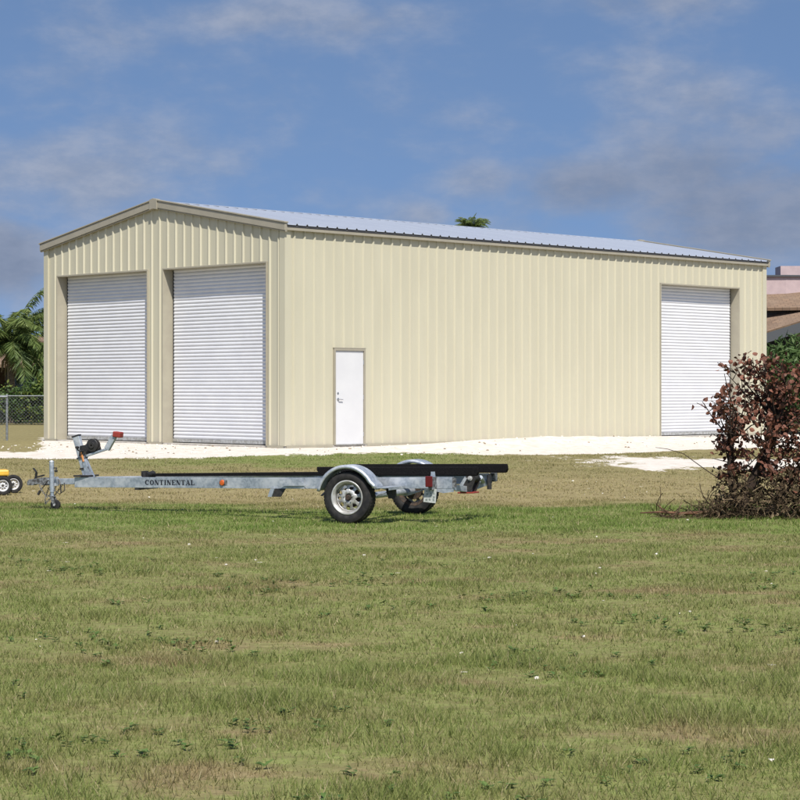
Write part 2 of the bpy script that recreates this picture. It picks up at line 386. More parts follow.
tag(link('ground', me, M['soil']), 'mown lawn with pale sand fill round the metal building', 'ground', kind='structure')

# ------------------------------------------------------------------ metal building
bld = empty('metal_building', (BN[0], BN[1], SLAB), (0, 0, BA),
            label='cream ribbed metal building with low gable roof and three white roll-up doors', cat='building')
EH, RISE, DEP = 4.88, .79, .25
def ribs(t0, t1, phase=.15):
    pts = []; k = t0 + phase - .305
    while k < t1 + .3:
        for dt, o in ((-.036, 0), (-.014, .034), (.014, .034), (.036, 0)):
            pts.append((k + dt, o))
        k += .305
    return sorted(p for p in pts if t0 < p[0] < t1)
def wall(name, length, top, opens, place, phase=.15):
    pr = ribs(0, length, phase); ts = [p[0] for p in pr]; os_ = [p[1] for p in pr]
    off = lambda t: float(np.interp(t, ts, os_))
    br = sorted(set([0, length] + ts + [o[0] for o in opens] + [o[1] for o in opens] + ([length/2] if top(length/2) > top(0) else [])))
    bm = bmesh.new()
    for a, b in zip(br, br[1:]):
        if b - a < 1e-5: continue
        mid = (a+b)/2; segs = [(0.02, None)]
        for (oa, ob, z0, z1) in opens:
            if oa < mid < ob: segs = ([(0.02, z0)] if z0 > .05 else []) + [(z1, None)]
        for z0, z1 in segs:
            q = [(a, z0), (b, z0), (b, z1 if z1 is not None else top(b)), (a, z1 if z1 is not None else top(a))]
            bm.faces.new([bm.verts.new(place(t, z, off(t))) for t, z in q])
    bmesh.ops.remove_doubles(bm, verts=bm.verts, dist=1e-5)
    me = bpy.data.meshes.new(name); bm.to_mesh(me); bm.free()
    return link(name, me, M['wall'], bld)
gtop = lambda y: EH + RISE*(1 - abs(y - BW/2)/(BW/2))
flat = lambda t: EH
OH = 4.11
gdoors = [(.607, 4.305), (4.937, 8.595)]; ldoor = (13.46, 17.0); mdoor = (1.452, 2.432, 2.21)
wall('gable_wall', BW, gtop, [(a, b, 0, OH) for a, b in gdoors], lambda t, z, o: (-o, t, z), .20)
wall('side_wall', BL, flat, [(*ldoor, 0, OH), (mdoor[0], mdoor[1], 0, mdoor[2])], lambda t, z, o: (t, -o, z), .27)
wall('gable_wall', BW, gtop, [], lambda t, z, o: (BL + o, t, z))
wall('side_wall', BL, flat, [], lambda t, z, o: (t, BW + o, z))
bm = bmesh.new(); box(bm, -.03, BL+.03, -.03, BW+.03, -.45, 0.012); fin('slab', bm, M['concrete'], bld, bevel=.01)
# corner trims: folded angle with a raised edge
for cx, cy, sx, sy in ((0, 0, 1, 1), (0, BW, 1, -1), (BL, 0, -1, 1), (BL, BW, -1, -1)):
    bm = bmesh.new(); e = .042
    box(bm, cx - sx*e, cx - sx*(e-.006), cy - sy*e, cy + sy*.13, .015, EH - .01)
    box(bm, cx - sx*(e-.006), cx + sx*.13, cy - sy*e, cy - sy*(e-.006), .015, EH - .01)
    box(bm, cx - sx*e, cx - sx*.0, cy + sy*.13, cy + sy*.136, .015, EH - .01)
    box(bm, cx + sx*.13, cx + sx*.136, cy - sy*e, cy - sy*0, .015, EH - .01)
    fin('corner_trim', bm, M['wall'], bld)
# base flashing
for (x0, x1, y0, y1) in [(0, mdoor[0]-.05, -.05, -.045), (mdoor[1]+.05, ldoor[0]-.05, -.05, -.045), (ldoor[1]+.05, BL, -.05, -.045),
                         (-.05, -.045, 0, gdoors[0][0]-.05), (-.05, -.045, gdoors[0][1]+.05, gdoors[1][0]-.05), (-.05, -.045, gdoors[1][1]+.05, BW)]:
    bm = bmesh.new(); box(bm, x0, x1, y0, y1, -.03, .03); fin('base_trim', bm, M['jamb'], bld)
# roof: two ribbed slopes
def roof_pts():
    pts = []; k = -.06
    while k < BL + .07:
        for dt, o in ((-.034, 0), (-.013, .034), (.013, .034), (.034, 0), (.150, 0.0)): pts.append((k+dt, o))
        k += .305
    return [p for p in pts if -.06 <= p[0] <= BL + .06]
rp = [(-.06, 0)] + roof_pts() + [(BL+.06, 0)]
sl_ = RISE/(BW/2)
for sgn in (0, 1):
    bm = bmesh.new(); rows = []
    for yy in (-.13, .8, 2.4, BW/2):
        z = EH + .065 + sl_*yy; y = yy if sgn == 0 else BW - yy
        rows.append([bm.verts.new((x, y, z + o)) for x, o in rp])
    for a, b in zip(rows, rows[1:]):
        for i in range(len(rp)-1): bm.faces.new((a[i], a[i+1], b[i+1], b[i]))
    o = fin('roof', bm, M['roofm'], bld)
    s = o.modifiers.new('thick', 'SOLIDIFY'); s.thickness = .004; s.offset = 0
bm = bmesh.new(); z = EH + .065 + RISE
for sgn in (-1, 1): beam(bm, (-.05, BW/2 + sgn*.09, z + .035 - .09*sl_), (BL+.05, BW/2 + sgn*.09, z + .035 - .09*sl_), .19, .006, (0, sgn*sl_, 1))
fin('ridge_cap', bm, M['roofm'], bld)
# closures blackened to carry the overhang's shadow, tan eave trims under both eaves
for y0, y1, s in ((-.115, -.02, -1), (BW+.02, BW+.115, 1)):
    bm = bmesh.new()
    box(bm, -.02, BL+.02, y0, y1, EH - .0, EH + .036); fin('eave_closure', bm, M['gapshade'], bld)
    bm = bmesh.new(); yo = -.105 if s < 0 else BW + .105; yi = -.036 if s < 0 else BW+.036
    box(bm, -.045, BL+.045, min(yo, yi), max(yo, yi), EH - .078, EH - .003)
    fin('eave_trim', bm, M['trim'], bld, bevel=.008)
# rake trims on both gables
for gxx, s in ((0, -1), (BL, 1)):
    for sgn in (0, 1):
        bm = bmesh.new(); f = (lambda y: y) if sgn == 0 else (lambda y: BW - y)
        def pr(y0, y1, lo, hi, xa, xb):
            q = [(f(y0), EH + .07 + sl_*y0 + lo), (f(y1), EH + .07 + sl_*y1 + lo), (f(y1), EH + .07 + sl_*y1 + hi), (f(y0), EH + .07 + sl_*y0 + hi)]
            prism(bm, q, gxx + s*xa, gxx + s*xb, 'YZ')
        pr(-.12, BW/2 - .08, -.135, .03, .04, .115)
        pr(-.14, BW/2 - .08, .0325, .065, .02, .135)
        pr(-.12, BW/2 - .08, -.165, -.1375, .04, .095)
        fin('rake_trim', bm, M['trim'], bld, bevel=.006)
    bm = bmesh.new(); zc = EH + .07 + RISE
    q = [(BW/2-.14, zc-.17-.14*sl_), (BW/2, zc-.17), (BW/2+.14, zc-.17-.14*sl_), (BW/2+.14, zc+.075-.14*sl_), (BW/2, zc+.078), (BW/2-.14, zc+.075-.14*sl_)]
    prism(bm, q, gxx + s*.03, gxx + s*.142, 'YZ'); fin('peak_cap', bm, M['trim'], bld, bevel=.006)
# roll-up doors with jambs, header, guides
def rollup(a, b, wallk, label):
    """wallk 'g': gable (x = depth, y along); 's': side wall (y = depth, x along)"""
    def bx(bm, t0, t1, d0, d1, z0, z1):
        if wallk == 'g': box(bm, d0, d1, t0, t1, z0, z1)
        else: box(bm, t0, t1, d0, d1, z0, z1)
    bm = bmesh.new()
    bx(bm, a - .035, a, -.045, DEP + .06, .013, OH); bx(bm, b, b + .035, -.045, DEP + .06, .013, OH); bx(bm, a - .035, b + .035, -.045, DEP + .06, OH, OH + .04)
    fin('door_jamb', bm, M['jamb'], bld, bevel=.004)
    bm = bmesh.new(); pitch = .0838; z = .11; zs = []; os_ = []
    while z < OH + .02:
        for s, o in ((0, 0), (.05, .003), (.24, .013), (.44, .017), (.62, .015), (.82, .008), (.93, .002)):
            zs.append(z + s*pitch); os_.append(o)
        z += pitch
    n = 14; ts = np.linspace(a + .07, b - .06, n)
    for i, (zz, oo) in enumerate(zip(zs, os_)):
        pass
    def pt(t, z, o):
        o += .004*math.sin(t*2.1 + z*.8)
        return (DEP - o, t, z) if wallk == 'g' else (t, DEP - o, z)
    g = [[bm.verts.new(pt(t, zz, oo)) for t in ts] for zz, oo in zip(zs, os_)]
    for r0, r1 in zip(g, g[1:]):
        for i in range(n-1): bm.faces.new((r0[i], r0[i+1], r1[i+1], r1[i]))
    dr = fin('roll_up_door', bm, M['slat'], bld)
    if label: dr['label'] = label
    bm = bmesh.new(); bx(bm, a + .05, b - .03, DEP - .02, DEP + .02, .035, .108); fin('bottom_bar', bm, M['rim'], dr)
    bm = bmesh.new(); bx(bm, a + .05, b - .03, DEP - .015, DEP + .02, .013, .036); fin('weather_seal', bm, M['rubber'], dr)
    bm = bmesh.new(); bx(bm, a + .001, a + .068, DEP + .005, DEP + .049, .013, OH); fin('door_guide', bm, M['guideshade'], dr)
    bm = bmesh.new(); bx(bm, b - .058, b - .001, DEP + .005, DEP + .049, .013, OH); fin('door_guide', bm, M['guideshade'], dr)
    bm = bmesh.new(); bx(bm, a + .001, b - .001, DEP + .05, DEP + .058, .013, OH - .001); fin('shade_backing', bm, M['gapshade'], dr)  # black sheet standing in for the shade behind the slat ends
rollup(*gdoors[0], 'g', 'white roll-up door in the gable end nearest the corner')
rollup(*gdoors[1], 'g', 'white roll-up door at the far left of the gable end')
rollup(*ldoor, 's', 'white roll-up door at the far right of the long wall')
# personnel door
a, b, h = mdoor
bm = bmesh.new()
box(bm, a, a+.045, -.05, .1, .013, h); box(bm, b-.045, b, -.05, .1, .013, h); box(bm, a+.045, b-.045, -.05, .1, h-.05, h)
box(bm, a-.01, b+.01, -.054, -.0, h+.001, h+.022)
df = fin('door_frame', bm, M['trim'], bld, bevel=.003)
bm = bmesh.new(); box(bm, a+.05, b-.05, -.022, .022, .03, h-.055); dd = fin('entry_door', bm, M['white'], bld, bevel=.003)
bm = bmesh.new(); box(bm, a+.0455, b-.0455, -.055, .1, .0125, .028); fin('threshold', bm, M['rim'], bld)
bm = bmesh.new(); xh = a + .13; zh = 1.05
lathe(bm, [(.001, -.034), (.033, -.034), (.036, -.022)], c=(xh, 0, zh), n=20)
tube(bm, [(xh, -.03, zh), (xh, -.06, zh), (xh + .03, -.062, zh), (xh + .125, -.06, zh-.006)], .011, 8)
fin('handle', bm, M['chrome'], dd, smooth=True)
bm = bmesh.new(); lathe(bm, [(.001, -.03), (.026, -.03), (.028, -.022)], c=(xh, 0, zh + .14), n=20); fin('lock', bm, M['chrome'], dd, smooth=True)
for z in (.25, 1.1, 1.9):
    bm = bmesh.new(); tube(bm, [(b-.048, -.03, z-.05), (b-.048, -.03, z+.05)], .009, 8); fin('hinge', bm, M['chrome'], dd)

# ------------------------------------------------------------------ wheels shared by trailer and cart
def wheel(parent, y, side, r=.314, wd=.19, rimr=.205, rimmat='rim', name='wheel', x=0, z=None, simple=False):
    """axis Y, side=+1 outer face towards +y"""
    z = r if z is None else z
    e = bpy.data.objects.new(name, None); COL.objects.link(e); e.parent = parent; e.location = (x, y, z); e.empty_display_size = .1
    s = side; h = wd/2
    bm = bmesh.new()
    prof = [(rimr*.93, -h*.62), (rimr*1.0, -h*.85), (rimr*1.18, -h), (r*.86, -h*.98), (r*.955, -h*.86), (r*.99, -h*.62), (r, -h*.3), (r, h*.3), (r*.99, h*.62), (r*.955, h*.86), (r*.86, h*.98), (rimr*1.22, h), (rimr*1.10, h*.93), (rimr*1.03, h*.86), (rimr*.93, h*.62)]
    lathe(bm, [(a_, b_*s) for a_, b_ in prof], n=64)
    if not simple:                                            # tread blocks
        for k in range(48):
            an = 2*PI*k/48
            for yy in (-.045, -.015, .015, .045):
                c = Vector((math.cos(an + yy*.6)*(r + .001), yy*wd/.19, math.sin(an + yy*.6)*(r+.001)))
                vs = box(bm, -.002, .002, -.015, .015, -.0145, .0145, Matrix.Rotation(-an - yy*.6, 3, 'Y'), Vector((0, 0, 0)))
                bmesh.ops.translate(bm, verts=vs, vec=c)
    fin('tyre', bm, M['rubber'], e, smooth=True)
    # rim: barrel and lip, then a pressed disc with real windows
    bm = bmesh.new()
    lathe(bm, [(rimr*.80, h*.33*s), (rimr*.80, h*.35*s), (rimr*.86, h*.5*s), (rimr*.90, h*.84*s), (rimr*1.0, h*.92*s), (rimr*1.02, h*.84*s), (rimr*.95, h*.6*s)], n=56)
    rr = [rimr*v for v in (.0, .20, .36, .46, .52, .70, .76, .84)]; hh = [h*v*s for v in (.36, .36, .38, .30, .22, .12, .05, .12)]
    na = 60; ring = [[bm.verts.new((q*math.cos(2*PI*k/na), yy, q*math.sin(2*PI*k/na))) for k in range(na)] for q, yy in zip(rr[1:], hh[1:])]
    for j in range(len(ring)-1):
        for k in range(na):
            if j == 3 and (k % (na//8)) in (2, 3, 4, 5)[:4] or (j == 4 and (k % (na//8)) in (3, 4)): continue
            if j == 2 and (k % (na//8)) in (3, 4): continue
            bm.faces.new((ring[j][k], ring[j][(k+1) % na], ring[j+1][(k+1) % na], ring[j+1][k]))
    o = fin('rim', bm, M[rimmat], e, smooth=True)
    sm = o.modifiers.new('thick', 'SOLIDIFY'); sm.thickness = .004
    bm = bmesh.new(); lathe(bm, [(.0005, h*.66*s), (rimr*.13, h*.66*s), (rimr*.16, h*.58*s), (rimr*.17, h*.3*s), (rimr*.32, h*.15*s), (rimr*.6, -h*.2*s), (rimr*.6, -h*.6*s), (.001, -h*.6*s)], n=24)
    fin('hub', bm, M['rust'], e, smooth=True)
    bm = bmesh.new(); lathe(bm, [(rimr*1.0, -h*.88*s), (rimr*.90, -h*.8*s), (rimr*.80, -h*.5*s), (rimr*.80, h*.32*s)], n=48); fin('barrel', bm, M['rust'] if not simple else M[rimmat], e, smooth=True)
    for k in range(5):
        an = 2*PI*k/5 + .3; bm = bmesh.new()
        lathe(bm, [(.0005, h*.54*s), (.010, h*.54*s), (.011, h*.3*s)], n=6, c=(math.cos(an)*rimr*.28, 0, math.sin(an)*rimr*.28)); fin('lug_nut', bm, M['rim'], e)
    return e

# ------------------------------------------------------------------ boat trailer (local x = towards the coupler, y = near side, z up)
TC = (-.2, 24.95)
tr = empty('boat_trailer', (TC[0], TC[1], 0.0), (0, R(1.2), math.atan2(.397, -.917)),
           label='empty galvanised boat trailer with black carpeted bunks standing on the lawn', cat='trailer')
wheel(tr, 1.0, 1); wheel(tr, -1.0, -1)
RZ0, RZ1 = .40, .535
def channel(bm, a, b, side, z0=RZ0, z1=RZ1, fl=.055, t=.007):
    """C channel from a to b (xy), web on the 'side' (+1 = near), open towards the middle"""
    a = Vector((*a, 0)); b = Vector((*b, 0)); d = (b-a).normalized(); nrm = Vector((-d.y, d.x, 0))
    if nrm.y*side < 0: nrm = -nrm
    poly = [(0, z0), (0, z1), (-fl, z1), (-fl, z1-.018), (-fl+t, z1-.018), (-fl+t, z1-t), (-t, z1-t), (-t, z0+t), (-fl+t, z0+t), (-fl+t, z0+.018), (-fl, z0+.018), (-fl, z0)]
    A = [bm.verts.new(a + nrm*p[0] + Vector((0, 0, p[1]))) for p in poly]; B = [bm.verts.new(b + nrm*p[0] + Vector((0, 0, p[1]))) for p in poly]
    n = len(poly)
    for i in range(n): bm.faces.new((A[i], A[(i+1) % n], B[(i+1) % n], B[i]))
    bm.faces.new(A); bm.faces.new(B[::-1])
VB = (.90, .635); VF = (4.45, .085)
rails = []
for s in (1, -1):
    bm = bmesh.new(); channel(bm, (-1.18, .625*s), (.94, .625*s), s)
    rails.append(fin('side_rail', bm, M['galv'], tr, bevel=.003))
    bm = bmesh.new(); channel(bm, (VB[0] - .12, (VB[1]+.008)*s), (VF[0], VF[1]*s), s); rl = fin('tongue_rail', bm, M['galv'], tr, bevel=.003)
    if s == 1: near_rail = rl
    bm = bmesh.new(); prism(bm, [(.74, .438), (1.06, .438), (1.12, .49), (.98, .532), (.86, .532)], (.648)*s, (.654)*s); fin('splice_plate', bm, M['galv'], tr)
# coupler tube, coupler, safety chains
bm = bmesh.new(); beam(bm, (4.1, 0, .475), (5.0, 0, .475), .078, .078); fin('tongue_tube', bm, M['galv'], tr, bevel=.006)
bm = bmesh.new()
prism(bm, [(4.9, .44), (4.9, .525), (5.0, .53), (5.12, .512), (5.2, .505), (5.235, .47), (5.225, .425), (5.13, .425), (5.1, .44)], -.042, .042)
box(bm, 4.78, 5.02, -.05, .05, .425, .435)
cp = fin('coupler', bm, M['galv_dark'], tr, bevel=.008)
bm = bmesh.new(); beam(bm, (5.12, 0, .50), (5.10, 0, .60), .03, .02, (1, 0, 0)); beam(bm, (5.10, 0, .60), (5.15, 0, .655), .028, .014, (1, 0, 0)); beam(bm, (5.12, 0, .53), (4.98, 0, .56), .02, .02)
fin('latch', bm, M['blackmetal'], cp)
def chain(pts, name='safety_chain'):
    bm = bmesh.new(); P = [Vector(p) for p in pts]; L = [0]
    for p, q in zip(P, P[1:]): L.append(L[-1] + (q-p).length)
    s = 0; i = 0
    while s < L[-1] - .01:
        k = max(j for j in range(len(L)-1) if L[j] <= s); u = (s - L[k])/(L[k+1]-L[k]); c = P[k].lerp(P[k+1], u); d = (P[k+1]-P[k]).normalized()
        e1 = d; e2 = d.cross(Vector((.3, 1, .2))).normalized(); e3 = d.cross(e2)
        if i % 2: e2 = e3
        tube(bm, [c + e1*.018*math.cos(a) + e2*.011*math.sin(a) for a in [x*PI/4 for x in range(9)]], .0035, 5, False)
        s += .027; i += 1
    fin(name, bm, M['galv_dark'], tr)
chain([(4.75, .05, .44), (4.80, .07, .33), (4.90, .07, .27), (4.98, .06, .36), (5.03, .05, .44)])
chain([(4.72, -.05, .44), (4.84, -.05, .30), (4.98, -.05, .20), (5.0, -.05, .17), (5.0, -.04, .24), (4.94, -.05, .40)])
bm = bmesh.new(); tube(bm, [(4.62, .07, .46), (4.6, .09, .36), (4.68, .1, .31), (4.78, .09, .38), (4.86, .08, .50), (4.95, .05, .42), (5.03, .04, .34)], .007, 6); fin('wiring_lead', bm, M['blackmetal'], tr, smooth=True)
bm = bmesh.new(); tube(bm, [(5.02, .04, .35), (5.05, .05, .30)], .018, 8); fin('wiring_plug', bm, M['blackmetal'], tr)
# tongue jack on the near side
jx, jy = 4.78, .12
jk = bpy.data.objects.new('tongue_jack', None); COL.objects.link(jk); jk.parent = tr; jk.location = (jx, jy, 0)
bm = bmesh.new(); tube(bm, [(0, 0, .34), (0, 0, .74)], .032, 14); lathe(bm, [(.001, .762), (.022, .76), (.034, .745), (.034, .735), (.03, .73)], 'Z', 14); box(bm, -.05, .05, -.09, -.025, .42, .54); fin('outer_tube', bm, M['galv'], jk, smooth=True)
bm = bmesh.new(); tube(bm, [(0, 0, .27), (0, 0, .35)], .025, 12); fin('inner_tube', bm, M['galv'], jk, smooth=True)
bm = bmesh.new(); tube(bm, [(-.02, 0, .66), (-.075, 0, .66), (-.08, .0, .655), (-.09, .06, .62)], .008, 7); tube(bm, [(-.09, .06, .62), (-.125, .06, .62)], .014, 8); fin('crank', bm, M['blackmetal'], jk, smooth=True)
bm = bmesh.new(); tube(bm, [(-.06, -.06, .50), (-.09, -.03, .50), (-.12, -.02, .44), (-.125, -.02, .33)], .009, 7); fin('swivel_pin', bm, M['blackmetal'], jk)
bm = bmesh.new()
for s in (-1, 1): prism(bm, [(-.03, .285), (.03, .285), (-.03, .17), (-.07, .17)], s*.03 - .003, s*.03 + .003)
box(bm, -.035, .035, -.033, .033, .275, .287); fin('fork', bm, M['galv_dark'], jk)
bm = bmesh.new(); lathe(bm, [(.012, -.024), (.05, -.024), (.070, -.018), (.074, 0), (.070, .018), (.05, .024), (.012, .024)], n=28, c=(-.05, 0, .168)); fin('caster', bm, M['rubber'], jk, smooth=True)
bm = bmesh.new(); tube(bm, [(-.05, -.04, .168), (-.05, .04, .168)], .016, 8); fin('caster_axle', bm, M['rim'], jk)
# winch post, winch, bow stop
bm = bmesh.new(); beam(bm, (4.30, 0, .53), (4.46, 0, 1.075), .06, .10, (1, 0, .3)); fin('winch_post', bm, M['galv'], tr, bevel=.006)
bm = bmesh.new(); beam(bm, (4.459, 0, 1.071), (4.464, 0, 1.09), .066, .112, (1, 0, .3)); fin('post_cap', bm, M['blackmetal'], tr)
bm = bmesh.new(); prism(bm, [(4.22, .535), (4.30, .53), (4.36, .80), (4.33, .80)], -.045, -.039); prism(bm, [(4.22, .535), (4.30, .53), (4.36, .80), (4.33, .80)], .039, .045)
beam(bm, (4.21, 0, .53), (4.345, 0, .80), .03, .045, (1, 0, .3)); fin('post_brace', bm, M['galv'], tr)
bm = bmesh.new(); box(bm, 4.20, 4.44, -.13, .13, .542, .562); fin('post_clamp', bm, M['blackmetal'], tr, bevel=.003)
for z in (.66, .80): 
    bm = bmesh.new(); c = 4.30 + (z-.53)*.29; beam(bm, (c-.065, 0, z), (c+.06, 0, z-.02), .085, .022); fin('clamp_band', bm, M['blackmetal' if z < .7 else 'galv_dark'], tr)
bm = bmesh.new(); tube(bm, [(4.37, .04, .80), (4.36, .04, .86), (4.33, .04, .74)], .016, 8); fin('winch_strap', bm, M['copper'], tr)
bm = bmesh.new(); beam(bm, (4.36, 0, .80), (3.98, 0, .905), .045, .03); beam(bm, (3.99, 0, .90), (3.87, 0, 1.08), .05, .075, (1, 0, .5)); fin('bow_arm', bm, M['galv'], tr, bevel=.004)
bm = bmesh.new(); box(bm, 3.76, 3.875, -.05, .05, 1.055, 1.13, Matrix.Rotation(R(-8), 3, 'Y')); fin('bow_stop', bm, M['redrub'], tr, bevel=.012)
bm = bmesh.new(); prism(bm, [(4.10, .88), (4.42, .80), (4.40, .93), (4.30, 1.0), (4.14, .99)], -.05, -.045); prism(bm, [(4.28, .84), (4.40, .81), (4.38, .95), (4.30, .96)], .045, .05); fin('winch_frame', bm, M['blackmetal'], tr)
bm = bmesh.new(); lathe(bm, [(.012, -.04), (.083, -.04), (.088, -.034), (.083, -.028), (.055, -.026), (.055, .026), (.083, .028), (.088, .034), (.083, .04), (.045, .043), (.04, .055), (.012, .055)], n=36, c=(4.20, 0, .955)); wd = fin('winch_drum', bm, M['blackmetal'], tr, smooth=True)
bm = bmesh.new(); lathe(bm, [(.02, -.02), (.06, -.042), (.060, .042), (.02, .02)], n=24, c=(4.20, 0, .955)); fin('strap_roll', bm, M['rubber'], wd)
bm = bmesh.new(); tube(bm, [(4.33, .05, .88), (4.34, .10, .88), (4.38, .11, .90), (4.36, .12, .93)], .012, 8); tube(bm, [(4.36, .12, .93), (4.36, .17, .93)], .018, 8); fin('winch_handle', bm, M['blackmetal'], tr, smooth=True)
# keel roller ahead and its cross member
bm = bmesh.new(); lathe(bm, [(.012, -.10), (.052, -.10), (.04, -.03), (.04, .03), (.052, .10), (.012, .10)], n=24, c=(3.36, 0, .558)); fin('keel_roller', bm, M['rubber'], tr, smooth=True)
bm = bmesh.new(); beam(bm, (3.36, -.11, .53), (3.36, -.11, .60), .04, .006, (0, 1, 0)); beam(bm, (3.36, .11, .53), (3.36, .11, .60), .04, .006, (0, 1, 0)); box(bm, 3.40, 3.44, -.06, .06, .54, .61); fin('roller_bracket', bm, M['blackmetal'], tr)
bm = bmesh.new(); beam(bm, (3.40, -.24, .385), (3.40, .24, .385), .07, .028); fin('cross_member', bm, M['blackmetal'], tr)
# V cross members between the rails
bm = bmesh.new(); box(bm, 1.15, 1.21, -.56, .56, .41, .47); fin('cross_member', bm, M['galv'], tr, bevel=.003)
bm = bmesh.new()
for s in (1, -1): beam(bm, (-1.13, .60*s, .42), (-1.13, .0, .36), .05, .07)
fin('cross_member', bm, M['galv'], tr, bevel=.003)
bm = bmesh.new(); prism(bm, [(3.30, .537), (.45, .537), (.45, .585), (3.30, .575)], -.10, .02); fin('keel_bunk', bm, M['carpet'], tr, bevel=.008)
bm = bmesh.new(); prism(bm, [(1.06, .40), (1.20, .40), (1.24, .30), (1.13, .30)], .585, .60); fin('member_bracket', bm, M['blackmetal'], tr)
bm = bmesh.new(); prism(bm, [(1.205, .40), (1.26, .40), (1.30, .30), (1.245, .30)], .585, .62); fin('member_bracket', bm, M['galv'], tr)
bm = bmesh.new(); prism(bm, [(-.80, .40), (-1.19, .40), (-1.19, .36), (-1.06, .345)], .612, .622); fin('end_gusset', bm, M['galv'], tr)
# black cover along the top of the far rail (flat wiring conduit)
# rear keel roller assembly
bm = bmesh.new()
for s in (-.09, .09): prism(bm, [(-1.06, .33), (-1.20, .33), (-1.27, .49), (-1.22, .535), (-1.14, .52)], s-.004, s+.004)
fin('roller_bracket', bm, M['blackmetal'], tr)
bm = bmesh.new(); prism(bm, [(-1.00, .34), (-1.06, .34), (-1.16, .50), (-1.13, .52)], .095, .10); fin('bracket_arm', bm, M['galv'], tr)
bm = bmesh.new(); lathe(bm, [(.012, -.085), (.06, -.085), (.045, 0), (.06, .085), (.012, .085)], n=24, c=(-1.20, 0, .50)); fin('keel_roller', bm, M['rubber'], tr, smooth=True)
bm = bmesh.new(); tube(bm, [(-1.20, -.12, .50), (-1.20, .12, .50)], .016, 10); lathe(bm, [(.001, .106), (.03, .106), (.03, .095)], n=16, c=(-1.2, 0, .5)); fin('roller_shaft', bm, M['rim'], tr, smooth=True)
bm = bmesh.new(); box(bm, -1.24, -1.03, -.10, .10, .315, .333); fin('skid_pad', bm, M['redrub'], tr, bevel=.004)
# rail end caps
for s in (1, -1):
    bm = bmesh.new(); box(bm, -1.21, -1.18, s*.60-.03, s*.60+.03, .41, .525); fin('end_cap', bm, M['galv_dark'], tr)
bm = bmesh.new(); box(bm, -1.25, -1.19, -.72, -.60, .43, .54); fin('rear_light', bm, M['galv_dark'], tr, bevel=.008)
bm = bmesh.new(); tube(bm, [(-1.22, -.5, .52), (-1.22, -.5, .34)], .03, 10); fin('stake_pocket', bm, M['blackmetal'], tr)
bm = bmesh.new(); tube(bm, [(-1.17, -.42, .44), (-1.2, -.3, .47), (-1.22, -.2, .50)], .028, 10); fin('light_bracket', bm, M['galv'], tr)
# bunks: carpeted planks on uprights
for s in (1, -1):
    bm = bmesh.new(); prism(bm, [(.66, .665), (-1.46, .655), (-1.47, .59), (-1.45, .545), (.57, .555), (.66, .62)], s*.50 - .035, s*.50 + .035)
    bmesh.ops.triangulate(bm, faces=[f for f in bm.faces if len(f.verts) > 4])
    bk = fin('bunk', bm, M['carpet'], tr, bevel=.012)
    for x in (.35, -.90):
        bm = bmesh.new(); prism(bm, [(x-.04, .43), (x+.04, .43), (x+.025, .60), (x-.025, .60)], s*.545, s*.553); box(bm, x-.03, x+.03, s*.545-.0 if s > 0 else s*.60, s*.60 if s > 0 else s*.545, .43, .438); fin('bunk_bracket', bm, M['galv'], tr)
    bm = bmesh.new(); lathe(bm, [(.001, .645*s), (.014, .645*s), (.014, .625*s)], n=6, c=(-.90, 0, .49)); fin('bolt', bm, M['rim'], tr)
# axle, springs, hangers
bm = bmesh.new(); tube(bm, [(0, -.93, .303), (0, .93, .303)], .04, 16); fin('axle', bm, M['galv'], tr, smooth=True)
for s in (1, -1):
    bm = bmesh.new(); pts = [(-.38, .365), (-.22, .315), (0, .285), (.22, .315), (.38, .365)]
    for k in range(4):
        sc_ = 1 - k*.2; q = [(x*sc_, z - k*.011 + (0 if k == 0 else -.0) + (abs(x)*(1-sc_))*-.10) for x, z in pts]
        for (x0, z0), (x1, z1) in zip(q, q[1:]): beam(bm, (x0, .70*s, z0), (x1, .70*s, z1), .045, .008)
    fin('leaf_spring', bm, M['galv'], tr)
    for x in (-.40, .40):
        bm = bmesh.new(); prism(bm, [(x-.045, .41), (x+.045, .41), (x+.03, .33), (x-.03, .33)], s*.70-.032, s*.70-.026); prism(bm, [(x-.045, .41), (x+.045, .41), (x+.03, .33), (x-.03, .33)], s*.70+.026, s*.70+.032); box(bm, x-.045, x+.045, min(s*.63, s*.735), max(s*.63, s*.735), .408, .418)
        fin('spring_hanger', bm, M['blackmetal' if x < 0 else 'galv'], tr)
